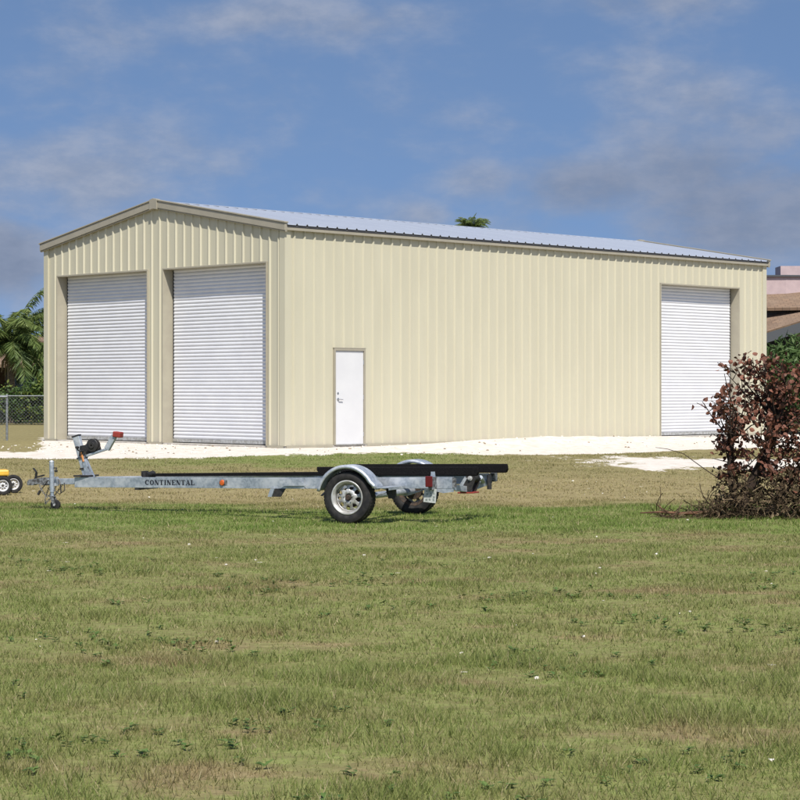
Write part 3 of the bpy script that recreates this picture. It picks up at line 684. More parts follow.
# fenders: rolled arc with a lip, straight tail and a step
for s in (1, -1):
    bm = bmesh.new(); arc = []; r = .392; cz = .315
    for k in range(23):
        an = R(172) - R(172 - 22)*k/22; arc.append((r*math.cos(an), cz + r*math.sin(an)))
    # cos>0 = forward; build from the rear tail to the front tip
    arc = [(-x, z) for x, z in arc]; tail = (-.372, cz + .11)
    arc = [a_ for a_ in arc]
    front = [( .386, cz - .02)]
    pr = sorted(arc, key=lambda p: math.atan2(p[1]-cz, p[0]))          # front to rear
    path = [(r*math.cos(R(a_)), cz + r*math.sin(R(a_))) for a_ in range(12, 156, 6)] + [(-.385, .47), (-.40, .437)]
    yo, yi = 1.125*s, .885*s
    cols = []
    for (x, z) in path:
        d = Vector((x, z - cz)).normalized()
        xi, zi = x - d.x*.045, z - d.y*.045
        cols.append([bm.verts.new((xi, yo, zi)), bm.verts.new((x - d.x*.006, yo, z - d.y*.006)), bm.verts.new((x, yo - .012*s, z)), bm.verts.new((x, yi + .012*s, z)), bm.verts.new((x - d.x*.006, yi, z - d.y*.006)), bm.verts.new((xi, yi, zi))])
    for a_, b_ in zip(cols, cols[1:]):
        for k in range(5): bm.faces.new((a_[k], a_[k+1], b_[k+1], b_[k]))
    fo = fin('fender', bm, M['galv'], tr, smooth=True); m_ = fo.modifiers.new('thick', 'SOLIDIFY'); m_.thickness = .003
    if s < 0: continue
    bm = bmesh.new(); box(bm, -.56, -.385, min(.66*s, 1.10*s), max(.66*s, 1.10*s), .425, .437); box(bm, -.56, -.555, min(.66*s, 1.10*s), max(.66*s, 1.10*s), .40, .425)
    fin('fender_step', bm, M['galv'], tr, bevel=.003)
    bm = bmesh.new(); beam(bm, (-.47, .80*s, .40), (-.47, .80*s, .29), .03, .10, (1, 0, 0)); fin('fender_bracket', bm, M['blackmetal'], tr)
    bm = bmesh.new(); beam(bm, (.41, .64*s, .43), (.41, .92*s, .33), .03, .01); fin('fender_bracket', bm, M['blackmetal'], tr)
# lights and plate
bm = bmesh.new(); box(bm, -.98, -.92, .628, .76, .39, .54); lt = fin('light_housing', bm, M['galv_dark'], tr, bevel=.004)
bm = bmesh.new(); box(bm, -.985, -.895, .761, .79, .425, .555); fin('tail_light', bm, M['red'], tr, bevel=.008)
bm = bmesh.new(); box(bm, -1.0, -.84, .70, .706, .235, .405, Matrix.Rotation(R(-6), 3, 'Y')); lp = fin('number_plate', bm, M['plate'], tr, bevel=.002)
lp['label'] = 'small pale licence plate with worn dark markings'
random.seed(3)
for c in range(3):
    for r_ in range(4):
        if random.random() < .85:
            x = -.975 + c*.042 + random.uniform(-.008, .008); z = .262 + r_*.034 + random.uniform(-.006, .006); wx = random.uniform(.008, .026)
            bm = bmesh.new(); box(bm, x, x + wx, .7065, .708, z, z + .022); fin('worn_marking', bm, M['plateink'], lp)
def on_rail(t, z, off):        # point on the outer face of the near tongue rail
    a = Vector((VB[0]-.12, VB[1]+.008, 0)); b = Vector((VF[0], VF[1], 0)); d = (b-a).normalized(); n = Vector((-d.y, d.x, 0)); n = n if n.y > 0 else -n
    x = t; u = (x - a.x)/d.x; return a + d*u + n*off + Vector((0, 0, z))
bm = bmesh.new(); q = on_rail(2.02, .47, 0); d = (Vector((VF[0], VF[1], 0)) - Vector((VB[0], VB[1], 0))).normalized(); an = math.atan2(d.y, d.x)
lathe(bm, [(.001, .022), (.03, .020), (.036, .012), (.038, .002)], n=24); am = fin('side_reflector', bm, M['amber'], tr, smooth=True, loc=q, rot=(0, 0, an))
bm = bmesh.new(); box(bm, -.055, -.035, .002, .014, -.02, .03); box(bm, -.075, .05, .0015, .003, -.03, .036); fin('reflector_bracket', bm, M['galv_dark'], tr, loc=q, rot=(0, 0, an))
# lettering: slab-serif capitals from strokes, 1 unit high
def glyph(ch):
    T, t, s = .30, .12, .10; S = []
    def r(x0, x1, z0, z1): S.append([(x0, z0), (x1, z0), (x1, z1), (x0, z1)])
    def serif(x0, x1, z): r(x0-.08, x1+.08, *( (0, s) if z == 0 else (1-s, 1)))
    def arcs(cx, cz, ro, rz, ri, riz, a0, a1, n=14):
        for k in range(n):
            A = a0 + (a1-a0)*k/n; B = a0 + (a1-a0)*(k+1)/n
            S.append([(cx + ri*math.cos(A), cz + riz*math.sin(A)), (cx + ro*math.cos(A), cz + rz*math.sin(A)), (cx + ro*math.cos(B), cz + rz*math.sin(B)), (cx + ri*math.cos(B), cz + riz*math.sin(B))])
    W = 1.0
    if ch == 'O': arcs(.5, .5, .5, .5, .2, .36, 0, 2*PI, 20)
    if ch == 'C': arcs(.5, .5, .5, .5, .2, .36, R(42), R(318), 16); r(.82, .94, .62, 1)
    if ch == 'I': r(.1, .4, s, 1-s); serif(.1, .4, 0); serif(.1, .4, 1); W = .5
    if ch == 'T': r(.35, .65, s, 1-t); r(0, 1, 1-t, 1); serif(.35, .65, 0); r(0, .1, .7, 1-t); r(.9, 1, .7, 1-t)
    if ch == 'L': r(.08, .38, s, 1-s); serif(.08, .38, 1); r(0, .9, 0, s+.02); r(.8, .9, s+.02, .36); W = .9
    if ch == 'E': r(.08, .38, t, 1-t); r(0, .9, 0, t); r(0, .9, 1-t, 1); r(.38, .66, .44, .56); r(.8, .9, t, .34); r(.8, .9, .66, 1-t); W = .9
    if ch == 'N': r(.10, .22, s, 1-s); r(.80, .92, s, 1-s); S.append([(.10, 1-s), (.45, 1-s), (.92, .02), (.60, .02)]); serif(.10, .22, 0); r(0, .45, 1-s, 1); serif(.80, .92, 1)
    if ch == 'A': S.append([(.42, 1), (.60, 1), (.98, s), (.62, s)]); S.append([(.42, 1), (.50, .86), (.20, s), (.08, s)]); r(.28, .66, .3, .41); r(-.02, .30, 0, s); r(.55, 1.04, 0, s)
    return S, W
bm = bmesh.new(); word = 'CONTINENTAL'; H = .066; x0 = 3.26; gap = .14; lenx = .80
wsum = sum(glyph(c)[1] for c in word) + gap*(len(word)-1); k = lenx/wsum; cur = 0; layer = 0
for c in word:
    S, W = glyph(c)
    for j, poly in enumerate(S):
        q = [on_rail(x0 - (cur + p[0])*k, .437 + p[1]*H, .0015 + .0002*(j % 5)) for p in poly]
        bm.faces.new([bm.verts.new(v) for v in q])
    cur += W + gap
fin('lettering', bm, M['ink'], near_rail)

# ------------------------------------------------------------------ yellow cart at the left edge
cx, cy = -6.02, 30.3; gz = tz(cx, cy)
ct = empty('garden_cart', (cx, cy, gz), (0, 0, R(196)), label='low yellow cart with small white-rimmed wheels beside the trailer coupler', cat='cart')
for x, y, s in ((.0, .19, 1), (-.20, -.30, 1), (.62, .19, 1), (.62, -.30, -1)):
    wheel(ct, y, s, r=.142, wd=.085, rimr=.085, rimmat='white', x=x if y > 0 else x, simple=True)
bm = bmesh.new(); box(bm, -.10, .85, -.26, .14, .285, .375); dk = fin('deck', bm, M['yellow'], ct, bevel=.02)
bm = bmesh.new(); box(bm, -.08, .80, -.20, .08, .20, .283); fin('chassis', bm, M['blackmetal'], ct, bevel=.008)
for ax in (0, .62):
    bm = bmesh.new(); tube(bm, [(ax - (.2 if ax == 0 else 0), -.28, .142), (ax, .15, .142)], .012, 8); fin('axle', bm, M['blackmetal'], ct)

# ------------------------------------------------------------------ foliage helpers
def quads_np(C, A, B, rnd, name, m, parent=None, bend=0.0):
    """C centre, A/B half vectors (n,3) -> leaf diamonds (6-gon approximated by quad with pointed ends)"""
    n = len(C); V = np.empty((n, 4, 3)); Nn = np.cross(A, B); L = np.linalg.norm(Nn, axis=1, keepdims=True) + 1e-9; Nn = Nn/L*np.linalg.norm(A, axis=1, keepdims=True)*bend
    V[:, 0] = C - A - Nn; V[:, 1] = C + B*1.0 + A*-.1; V[:, 2] = C + A - Nn; V[:, 3] = C - B + A*-.1
    me = mesh_np(name, V.reshape(-1, 3), np.arange(n*4).reshape(n, 4), rnd); return link(name, me, m, parent)
def randvec(n):
    v = rng.normal(size=(n, 3)); return v/np.linalg.norm(v, axis=1, keepdims=True)
def leaf_cloud(name, m, parent, blobs, n, size, up=.3, aspect=.5, rbias=0.0):
    """blobs: (x,y,z,rx,ry,rz); leaves in clumps near the blob shells"""
    Cs = []; rs = []
    vol = np.array([b[3]*b[4]*b[5] for b in blobs])**.7; cnt = (n*vol/vol.sum()).astype(int)
    for b, k in zip(blobs, cnt):
        nc = max(4, k//28); cd = randvec(nc); cr = rng.uniform(.45, 1.05, (nc, 1)); cc = np.array(b[:3]) + cd*cr*np.array(b[3:])
        idx = rng.integers(0, nc, k); p = cc[idx] + rng.normal(size=(k, 3))*size*1.6
        tone = rng.uniform(0, 1, nc)[idx]*.45
        Cs.append(p); rs.append(np.clip(tone + rng.uniform(0, .55, k) + rbias, 0, 1))
    C = np.concatenate(Cs); r = np.concatenate(rs); k = len(C)
    A = randvec(k); A[:, 2] = A[:, 2]*.7 + up; A /= np.linalg.norm(A, axis=1, keepdims=True)
    B = np.cross(A, randvec(k)); B /= np.linalg.norm(B, axis=1, keepdims=True)
    s = size*rng.uniform(.6, 1.3, (k, 1))
    return quads_np(C, A*s, B*s*aspect, r, name, m, parent, .15)
def stems(name, m, parent, base, tips, r0, r1, sag=.1, n=6, segs=6):
    bm = bmesh.new()
    for tip in tips:
        b = Vector(base) + Vector((random.uniform(-.04, .04), random.uniform(-.04, .04), 0)); t = Vector(tip); pts = []; rr = []
        w1 = Vector((random.uniform(-1, 1), random.uniform(-1, 1), random.uniform(-.3, .6)))*(t-b).length*sag
        for k in range(segs+1):
            u = k/segs; pts.append(b.lerp(t, u) + w1*math.sin(PI*u) + Vector((random.uniform(-1, 1), random.uniform(-1, 1), random.uniform(-1, 1)))*.012*(0 < k)); rr.append(r0 + (r1-r0)*u)
        tube(bm, pts, rr, n)
    return fin(name, bm, m, parent, smooth=True)

def palm(x, y, top, trunk_lean, label, nf=26, fl=2.3, group=None, skirt=True, seed=1):
    z0 = tz(x, y); random.seed(seed); r = np.random.default_rng(seed)
    e = empty('palm_tree', (x, y, z0), label=label, cat='palm tree', group=group)
    H = top - z0; tx, ty = trunk_lean; bm = bmesh.new(); pts = []; rr = []
    for k in range(15):
        u = k/14; pts.append((tx*u*u, ty*u*u, H*u)); rr.append((.20 - .07*u)*(1 + .05*(k % 2)) + (.05 if k == 0 else 0))
    tube(bm, pts, rr, 12); fin('trunk', bm, M['palmbark'], e, smooth=True)
    top_ = np.array([tx, ty, H])
    Cs, As, Bs, Rs = [], [], [], []; bm = bmesh.new()
    for i in range(nf):
        az_ = 2*PI*i*.618 + r.uniform(-.2, .2); el0 = R(78 - 66*(i/nf)**1.0) + r.uniform(-.12, .12); L = fl*r.uniform(.8, 1.1)
        p = top_.copy(); d = np.array([math.cos(az_)*math.cos(el0), math.sin(az_)*math.cos(el0), math.sin(el0)]); pts = [p.copy()]; ns = 26
        for k in range(ns):
            p = p + d*L/ns; d = d + np.array([0, 0, -1])*(.055 + .05*k/ns); d /= np.linalg.norm(d); pts.append(p.copy())
            if k > 2:
                side = np.cross(d, [0, 0, 1]); side /= np.linalg.norm(side) + 1e-6; u = k/ns; ll = .50*math.sin(PI*min(1, (u*.92 + .1)))**.6*L/2.3
                for s in (-1, 1):
                    for q in range(4):
                        v = side*s*.75 + d*(.55 + .1*r.normal()) + np.array([0, 0, -.35 - .55*r.random() + .1*r.normal()]); v /= np.linalg.norm(v)
                        o = p + d*L/ns*(q/4); l2 = ll*r.uniform(.8, 1.1)/2
                        Cs.append(o + v*l2); As.append(v*l2); b_ = np.cross(v, r.normal(size=3)); b_ /= np.linalg.norm(b_); Bs.append(b_*.017*L/2.3); Rs.append(np.clip(.2 + .5*(1-i/nf) + r.uniform(-.25, .35), 0, 1))
        tube(bm, [Vector(q) for q in pts[::3]], [.015*(1 - .8*j/len(pts[::3])) for j in range(len(pts[::3]))], 5)
    quads_np(np.array(Cs), np.array(As), np.array(Bs), np.array(Rs), 'frond_leaves', M['palm'], e, .05)
    fin('frond_stalks', bm, M['stalk'], e, smooth=True)
    if skirt:
        bm = bmesh.new()
        for i in range(9):
            a = 2*PI*i/9 + random.uniform(-.3, .3); c, s = math.cos(a), math.sin(a); l = random.uniform(.5, 1.1)
            tube(bm, [Vector((tx + c*.08, ty + s*.08, H - .1)), Vector((tx + c*.30, ty + s*.30, H - .1 - l*.35)), Vector((tx*.8 + c*.36, ty*.8 + s*.36, H - .15 - l))], [.05, .035, .01], 6)
        fin('dry_sheaths', bm, M['sheath'], e, smooth=True)
    return e
palm(-16.5, 85.2, 3.15, (-.1, 0), 'large palm with arching green fronds left of the metal building', 52, 3.5, seed=4)
palm(-14.9, 88.5, 2.7, (.2, 0), 'smaller palm behind the large one at the building\'s left corner', 22, 2.1, seed=9)
palm(2.72, 77.5, 7.72, (.0, 0), 'tall palm whose tip shows above the metal roof', 60, .9, seed=12, skirt=False)

def shrub(name, x, y, blobs, n, size, m, label, cat, group=None, tips=7, rb=0.0):
    z0 = tz(x, y); e = empty(name, (x, y, z0), label=label, cat=cat, group=group)
    leaf_cloud('foliage', m, e, blobs, n, size, rbias=rb)
    stems('stem', M['bark'], e, (0, 0, 0), [(b[0] + random.uniform(-.2, .2), b[1], b[2]) for b in (blobs*3)[:tips]], .04, .012)
    return e
HG = 'hedge shrubs behind the chain-link fence'
shrub('hedge_shrub', -16.6, 81.5, [(0, 0, .7, 1.6, .9, .7), (-.6, 0, 1.2, .8, .7, .6), (.9, 0, 1.1, .7, .7, .5)], 4500, .075, M['hedge'], 'clipped hedge shrub behind the fence at the photo\'s left edge', 'shrub', HG)
shrub('hedge_shrub', -14.2, 81.3, [(0, 0, .7, 1.4, .9, .7), (-.3, 0, 1.5, .6, .6, .55), (.8, 0, 1.0, .7, .7, .5)], 4500, .075, M['hedge'], 'yellow-green hedge shrub behind the fence, hard against the building corner', 'shrub', HG, rb=.15)
shrub('hedge_shrub', -19.4, 81.6, [(0, 0, .8, 1.7, .9, .8)], 2500, .085, M['hedge'], 'hedge shrub behind the fence farthest out to the left', 'shrub', HG)

# ------------------------------------------------------------------ chain-link fences
def wire_build(t, b):
    uvp = obj_co(t); sp = N_(t, 'ShaderNodeSeparateXYZ'); L_(t, uvp, sp.inputs[0])
M['wire'] = mat('fence_wire', (.15, .16, .165), .6, .4)
def chainlink(x0, x1, y, h, label, posts, dx=.11, rw=.004):
    z0 = tz((x0+x1)/2, y); e = empty('chain_link_fence', (x0, y, z0), label=label, cat='fence', group='chain-link fences left of the building'); L = x1 - x0
    bm = bmesh.new(); k = -h
    while k < L:                                     # diagonal wires, clipped to the panel
        for s in (1, -1):
            a = k; ax, az_ = (a, 0.04); bx_, bz = (a + h - .08, h - .04)
            u0 = max(0, (0 - ax)/(bx_-ax)); u1 = min(1, (L - ax)/(bx_-ax))
            if u1 - u0 > .02:
                p = [(ax + (bx_-ax)*u, az_ + (bz-az_)*u) for u in (u0, u1)]
                if s < 0: p = [(q[0], h - q[1]) for q in p]
                beam(bm, (p[0][0], s*.003, p[0][1]), (p[1][0], s*.003, p[1][1]), rw, rw, (0, 1, 0))
        k += dx
    fin('mesh_panel', bm, M['wire'], e)
    bm = bmesh.new(); tube(bm, [(0, 0, h), (L, 0, h)], .021, 8); fin('top_rail', bm, M['fencesteel'], e, smooth=True)
    for p in posts:
        bm = bmesh.new(); tube(bm, [(p, .03, -.3), (p, .03, h + .03)], .03, 10); lathe(bm, [(.034, h+.02), (.03, h+.05), (.002, h+.07)], 'Z', 10, (p, .03, 0)); fin('post', bm, M['fencesteel'], e, smooth=True)
    return e
chainlink(-24, -12.0, 79.5, 1.18, 'long low chain-link fence in front of the hedge', [0, 3, 6, 7.9, 10.6], .14, .006)
chainlink(-16.2, -10.10, 51.6, 1.22, 'nearer chain-link fence ending in a post at the photo\'s left edge', [0, 3, 6.08])

# ------------------------------------------------------------------ houses
def tile_build(t, b):
    p = obj_co(t)
    br = N_(t, 'ShaderNodeTexBrick'); br.inputs['Scale'].default_value = 1; br.inputs['Mortar Size'].default_value = .012; br.inputs['Brick Width'].default_value = .30; br.inputs['Row Height'].default_value = .16
    br.inputs['Color1'].default_value = (.24, .16, .105, 1); br.inputs['Color2'].default_value = (.17, .115, .08, 1); br.inputs['Mortar'].default_value = (.13, .09, .065, 1)
    L_(t, p, br.inputs['Vector']); n = noise_(t, p, 1.4, 5, .6)
    L_(t, mix_(t, map_(t, n, .35, .7, 0, .5), br.outputs['Color'], (.26, .19, .135)), b.inputs['Base Color']); bump(t, b, br.outputs['Fac'], .6, .03)
M['tile'] = mat('tan_roof_shingle', (.33, .22, .14), .85, 0, .2, tile_build)
M['pink'] = mat('pink_stucco', (.60, .42, .40), .9, 0, .2, vary((.46, .36, .355), (.41, .32, .32), 3, bs=.3))
M['darkfascia'] = mat('dark_fascia', (.06, .065, .072), .6)
M['recessshade'] = mat('shaded_recess', (.03, .026, .024), .6)  # near-black wall paints the shade of the recess between the roofs
M['shadewall'] = mat('shaded_stucco', (.07, .05, .04), .9, 0, .2, vary((.08, .055, .043), (.055, .04, .03), 2))  # wall colour darkened to hold the porch shade
M['postbrown'] = mat('tan_post', (.26, .19, .14), .8, 0, .2)
M['glass'] = mat('window_glass', (.02, .025, .03), .08, 0, .8)
M['rosewall'] = mat('rose_stucco', (.33, .15, .12), .9, 0, .2, vary((.36, .17, .13), (.28, .13, .10), 2))
# right-hand house: a pink drum above two tiers of tan roof. local x = right, y = away
HX, HY_ = 15.6, 80.0; hz = tz(HX, HY_); house = empty('tan_roofed_house', (HX, HY_, hz), label='pink stucco house with stepped tan shingle roofs beyond the building\'s right end', cat='house')
def slab_poly(name, m, pts, th=.08, parent=None):
    """thick sloping panel from 4 corner points"""
    bm = bmesh.new(); P = [Vector(p) for p in pts]; n = (P[1]-P[0]).cross(P[3]-P[0]).normalized()
    if n.z < 0: n = -n
    a = [bm.verts.new(p) for p in P]; b = [bm.verts.new(p - n*th) for p in P]; bm.faces.new(a); bm.faces.new(b[::-1])
    for i in range(len(P)): bm.faces.new((a[i], b[i], b[(i+1) % len(P)], a[(i+1) % len(P)]))
    return fin(name, bm, m, parent)
bm = bmesh.new(); box(bm, -3, 9, .6, 9, -.1, 2.9); fin('wall', bm, M['shadewall'], house)
bm = bmesh.new(); box(bm, -3, 6, 1.5, 8, 2.9, 4.75); w2 = fin('upper_wall', bm, M['recessshade'], house)
for x in (-1.4, 1.5, 4.6):
    bm = bmesh.new(); box(bm, x, x+1.4, .52, .598, .9, 2.3); wf = fin('window', bm, M['rosewall'], house)
    bm = bmesh.new(); box(bm, x+.08, x+1.32, .50, .518, .98, 2.22); fin('pane', bm, M['glass'], wf)
# lower roof rising to the right with a dark fascia, a wall coloured as a shaded recess, the upper roof, then the pink drum
fz = lambda x: 3.72 + .31*(x + 1)
bm = bmesh.new(); prism(bm, [(-3.2, fz(-3.2) - .42), (3.6, fz(3.6) - .42), (3.6, fz(3.6)), (-3.2, fz(-3.2))], -.9, -.78); fin('fascia', bm, M['darkfascia'], house)
slab_poly('lower_roof', M['tile'], [(-3.2, -.92, fz(-3.2) + .03), (3.6, -.92, fz(3.6) + .03), (3.6, 1.45, fz(3.6) + .05), (-3.2, 1.45, 3.95)], .1, house)
slab_poly('upper_roof', M['tile'], [(-3.2, 1.0, 4.68), (4.5, 1.0, 4.8), (4.5, 3.3, 5.75), (-3.2, 3.3, 5.28)], .12, house)
bm = bmesh.new(); poly = [(-3.0, 4.0), (-1.0, 3.0), (.35, 2.85), (2.6, 3.3), (5.5, 4.7), (5.5, 8), (-3.0, 8)]; prism(bm, poly, 4.8, 6.08, 'XY'); fin('pink_parapet', bm, M['pink'], house)
bm = bmesh.new(); poly2 = [(p[0]*1.02, 5.5 + (p[1]-5.5)*1.04) for p in poly]; prism(bm, poly2, 6.082, 6.15, 'XY'); fin('coping', bm, M['darkfascia'], house)
bm = bmesh.new(); box(bm, .42, 1.5, 4.4, 5.6, 6.151, 6.62); fin('chimney', bm, M['pink'], house)
bm = bmesh.new(); box(bm, .12, .50, -.70, -.35, 0, 3.66); fin('porch_post', bm, M['postbrown'], house)
# left house
lh = empty('brown_house', (-18.5, 91.5, tz(-18.5, 91.5)), label='low brown-roofed house in deep shade behind the palms', cat='house')
bm = bmesh.new(); box(bm, -6, 8, 2.6, 9, -.1, 2.6); fin('wall', bm, M['shadewall'], lh)
slab_poly('roof', M['tile'], [(-6.6, -1.0, 2.55), (8.4, -1.0, 2.55), (6.5, 5.5, 4.0), (-4.5, 5.5, 4.0)], .14, lh)
slab_poly('roof', M['tile'], [(-6.6, 11.0, 2.55), (8.4, 11.0, 2.55), (6.5, 5.55, 4.0), (-4.5, 5.55, 4.0)], .14, lh)
bm = bmesh.new(); box(bm, 2.9, 3.9, .6, 2.6, -.1, 2.38); fin('porch_wall', bm, M['rosewall'], lh)
for x in (-4, 0):
    bm = bmesh.new(); box(bm, x, x+1.6, 2.5, 2.598, .2, 2.1); wf = fin('window', bm, M['darkfascia'], lh)
    bm = bmesh.new(); box(bm, x+.08, x+1.52, 2.48, 2.498, .28, 2.02); fin('pane', bm, M['glass'], wf)

# ------------------------------------------------------------------ green shrubs right, before the house
GG = 'green shrubs before the pink house'
def blade_shrub(x, y, h, rad, n, label, seed):
    """strap-leaved shrub: arching leaf sprays on several stems"""
    r = np.random.default_rng(seed); z0 = tz(x, y); e = empty('leafy_shrub', (x, y, z0), label=label, cat='shrub', group=GG)
    Cs, As, Bs, Rs = [], [], [], []; tips = []
    for i in range(60):
        a = r.uniform(0, 2*PI); q = math.sqrt(r.uniform(0, 1))*rad; hh = h*r.uniform(.35, 1.0)*(1 - .35*(q/rad)**2)
        c = np.array([math.cos(a)*q, math.sin(a)*q*.8, hh]); tips.append(tuple(c)); tone = r.uniform(0, .45)
        for k in range(n//60):
            v = r.normal(size=3); v[2] = abs(v[2])*.7 + .1; v /= np.linalg.norm(v); l = r.uniform(.16, .42)/2
            o = c - np.array([0, 0, r.uniform(0, .9)]) + r.normal(size=3)*.12; v2 = v*1.0
            Cs.append(o + v2*l); As.append(v2*l); b_ = np.cross(v2, r.normal(size=3)); b_ /= np.linalg.norm(b_); Bs.append(b_*r.uniform(.02, .045)); Rs.append(min(1, tone + r.uniform(0, .55)))
    quads_np(np.array(Cs), np.array(As), np.array(Bs), np.array(Rs), 'foliage', M['greenbush'], e, .12)
    random.seed(seed); stems('stem', M['bark'], e, (0, 0, 0), tips[:14], .035, .012)
blade_shrub(12.3, 64.0, 3.35, 1.2, 7000, 'bright green strap-leaved shrub touching the building\'s right corner', 21)
blade_shrub(14.3, 65.0, 3.4, 1.4, 7000, 'bright green strap-leaved shrub out past the photo\'s right edge', 22)

# ------------------------------------------------------------------ dying red-brown shrub on the right
random.seed(5)
SX, SY = 4.60, 25.2
sh = empty('dying_shrub', (SX, SY, tz(SX, SY)), label='withered shrub with large red-brown leaves and a skirt of dead twigs', cat='shrub')
prof = [((px - 400)*.01257 - 4.60, 1.6 - (py - 390)*.01257) for px, py in (
    (738, 366), (752, 360), (768, 364), (784, 366), (798, 372), (722, 388), (712, 404), (733, 392), (748, 388), (764, 386), (780, 388), (796, 390),
    (724, 412), (738, 410), (754, 410), (770, 408), (786, 412), (802, 410), (742, 432), (758, 430), (774, 430), (790, 434), (806, 430),
    (716, 436), (726, 446), (740, 452), (756, 450), (772, 452), (788, 452), (804, 450), (722, 466), (738, 468), (765, 468), (790, 470),
    (815, 380), (835, 372), (860, 384), (880, 400), (830, 410), (855, 420), (880, 440), (830, 445), (860, 460))]
bm = bmesh.new(); ends = []
trunk = [Vector((-.32, 0, -.05)), Vector((-.26, .02, .25)), Vector((-.12, 0, .55)), Vector((.02, -.03, .85)), Vector((.14, 0, 1.15))]
tube(bm, trunk, [.085, .075, .065, .055, .04], 12)
t2 = [Vector((.0, .1, -.05)), Vector((.25, .15, .35)), Vector((.6, .1, .8)), Vector((.8, .1, 1.2))]; tube(bm, t2, [.07, .06, .045, .03], 10)
t3 = [Vector((-.3, -.05, -.05)), Vector((-.42, -.05, .3)), Vector((-.46, 0, .65)), Vector((-.42, 0, .95))]; tube(bm, t3, [.05, .045, .035, .025], 10)
fin('trunk', bm, M['bark'], sh, smooth=True)
allp = trunk[1:] + t2[1:] + t3[1:]
bm = bmesh.new()
for (px_, pz_) in prof:
    for q in range(2 if px_ < -.42 else 4):
        tip = Vector((px_ + random.gauss(0, .085), random.uniform(-.5, .5), pz_ + random.gauss(0, .075)))
        root = min(allp, key=lambda p: (p - tip).length + (0 if p.z < tip.z else .8) + random.uniform(0, .3))
        mid = root.lerp(tip, .5) + Vector((random.gauss(0, .06), random.gauss(0, .06), random.gauss(.0, .06)))
        tube(bm, [root, mid, tip], [.011, .008, .004], 6); ends.append((tip, mid))
        for z in range(3):
            b0 = mid.lerp(tip, random.uniform(.2, .9)); t_ = b0 + Vector((random.gauss(0, .1), random.gauss(0, .1), random.gauss(.06, .08))); tube(bm, [b0, t_], [.007, .004], 5); ends.append((t_, b0))
fin('branches', bm, M['bark'], sh, smooth=True)
# leaves: round, curled pairs at the twig ends
Vs, Rn = [], []; r = np.random.default_rng(31)
for tip, mid in ends:
    d0 = np.array(tip - mid); d0 /= np.linalg.norm(d0) + 1e-6; tone = r.uniform(0, .5)
    if r.random() < (.36 if tip.x < -.3 else .30): continue
    for k in range(r.integers(4, 8)):
        base = np.array(tip) + r.normal(size=3)*.045 - d0*r.uniform(0, .14); v = d0*.35 + r.normal(size=3)*.8 + np.array([0, 0, -.35]); v /= np.linalg.norm(v)
        s_ = np.cross(v, r.normal(size=3)); s_ /= np.linalg.norm(s_); nn_ = np.cross(v, s_); L = r.uniform(.045, .078); Wd = L*r.uniform(.35, .5); cur = r.uniform(.15, .6)
        # rounded, cupped leaf: two rows of quads about the midrib
        us = (0, .3, .65, 1.0); wv = (.25, .95, 1.0, .25)
        for sd in (-1, 1):
            for j in range(3):
                q = []
                for (u, wgt, e_) in ((us[j], 0, 0), (us[j], wv[j], 1), (us[j+1], wv[j+1], 1), (us[j+1], 0, 0)):
                    q.append(base + v*L*u + s_*sd*Wd*wgt + nn_*(cur*Wd*e_*wgt - .25*L*u*u*cur))
                Vs.append(q); Rn.append(np.clip(tone + r.uniform(0, .1) + (.0 if sd < 0 else .12) + .1*j*.3, 0, 1))
Vs = np.array(Vs).reshape(-1, 3); me = mesh_np('leaves', Vs, np.arange(len(Vs)).reshape(-1, 4), np.array(Rn)); link('leaves', me, M['deadleaf'], sh)
# dead twigs and dry vine tangle round the base
def tangle(name, parent, cx0, cx1, n, zmax, seed, ycen=0):
    r = np.random.default_rng(seed); bmv = []; rv = []; 
    for i in range(n):
        x = r.uniform(cx0, cx1); env = zmax*(.30 + .70*min(1, max(.05, (x - cx0)/.45))); p = np.array([x, ycen + r.uniform(-.5, .5), r.uniform(0.0, env)*r.uniform(.3, 1)]); d = r.normal(size=3); d[2] = d[2]*.8 - .1; d /= np.linalg.norm(d); th = r.uniform(.002, .006); tone = r.uniform(0, 1); curl = r.normal(size=3)*.6
        sgm = r.integers(4, 9); sl2 = r.uniform(.025, .055)
        for k in range(sgm):
            q = p + d*sl2
            if q[2] < .005: q[2] = .005
            s1 = np.cross(d, [0.3, .2, 1]); s1 /= np.linalg.norm(s1) + 1e-6; s2 = np.cross(d, s1)
            for w_ in (s1, s2): bmv.append([p - w_*th, p + w_*th, q + w_*th, q - w_*th]); rv.append(tone)
            p = q; d = d + curl*.5; d /= np.linalg.norm(d)
    V_ = np.array(bmv).reshape(-1, 3); me = mesh_np(name, V_, np.arange(len(V_)).reshape(-1, 4), np.array(rv)); o = link(name, me, M['twig'], parent); return o
o = tangle('dead_twigs', sh, -.74, 1.6, 1500, .62, 41); o['kind'] = 'stuff'
# curled dead leaves within the tangle
k = 1900; C = np.stack([rng.uniform(-.62, 1.6, k), rng.uniform(-.5, .5, k), rng.uniform(.0, .62, k)], 1); A = randvec(k)*rng.uniform(.02, .06, (k, 1)); B = np.cross(A, randvec(k))*.5
o = quads_np(C, A, B, rng.uniform(0, .9, k), 'litter_leaves', M['twig'], sh, .3); o['kind'] = 'stuff'
# thin arching bare stem leaning out to the left
bm = bmesh.new(); tube(bm, [(-.55, -.1, .45), (-.8, -.1, .62), (-1.05, -.1, .80), (-1.25, -.1, .86), (-1.4, -.1, .88)], [.007, .006, .005, .004, .003], 5); fin('bare_stem', bm, M['bark'], sh)
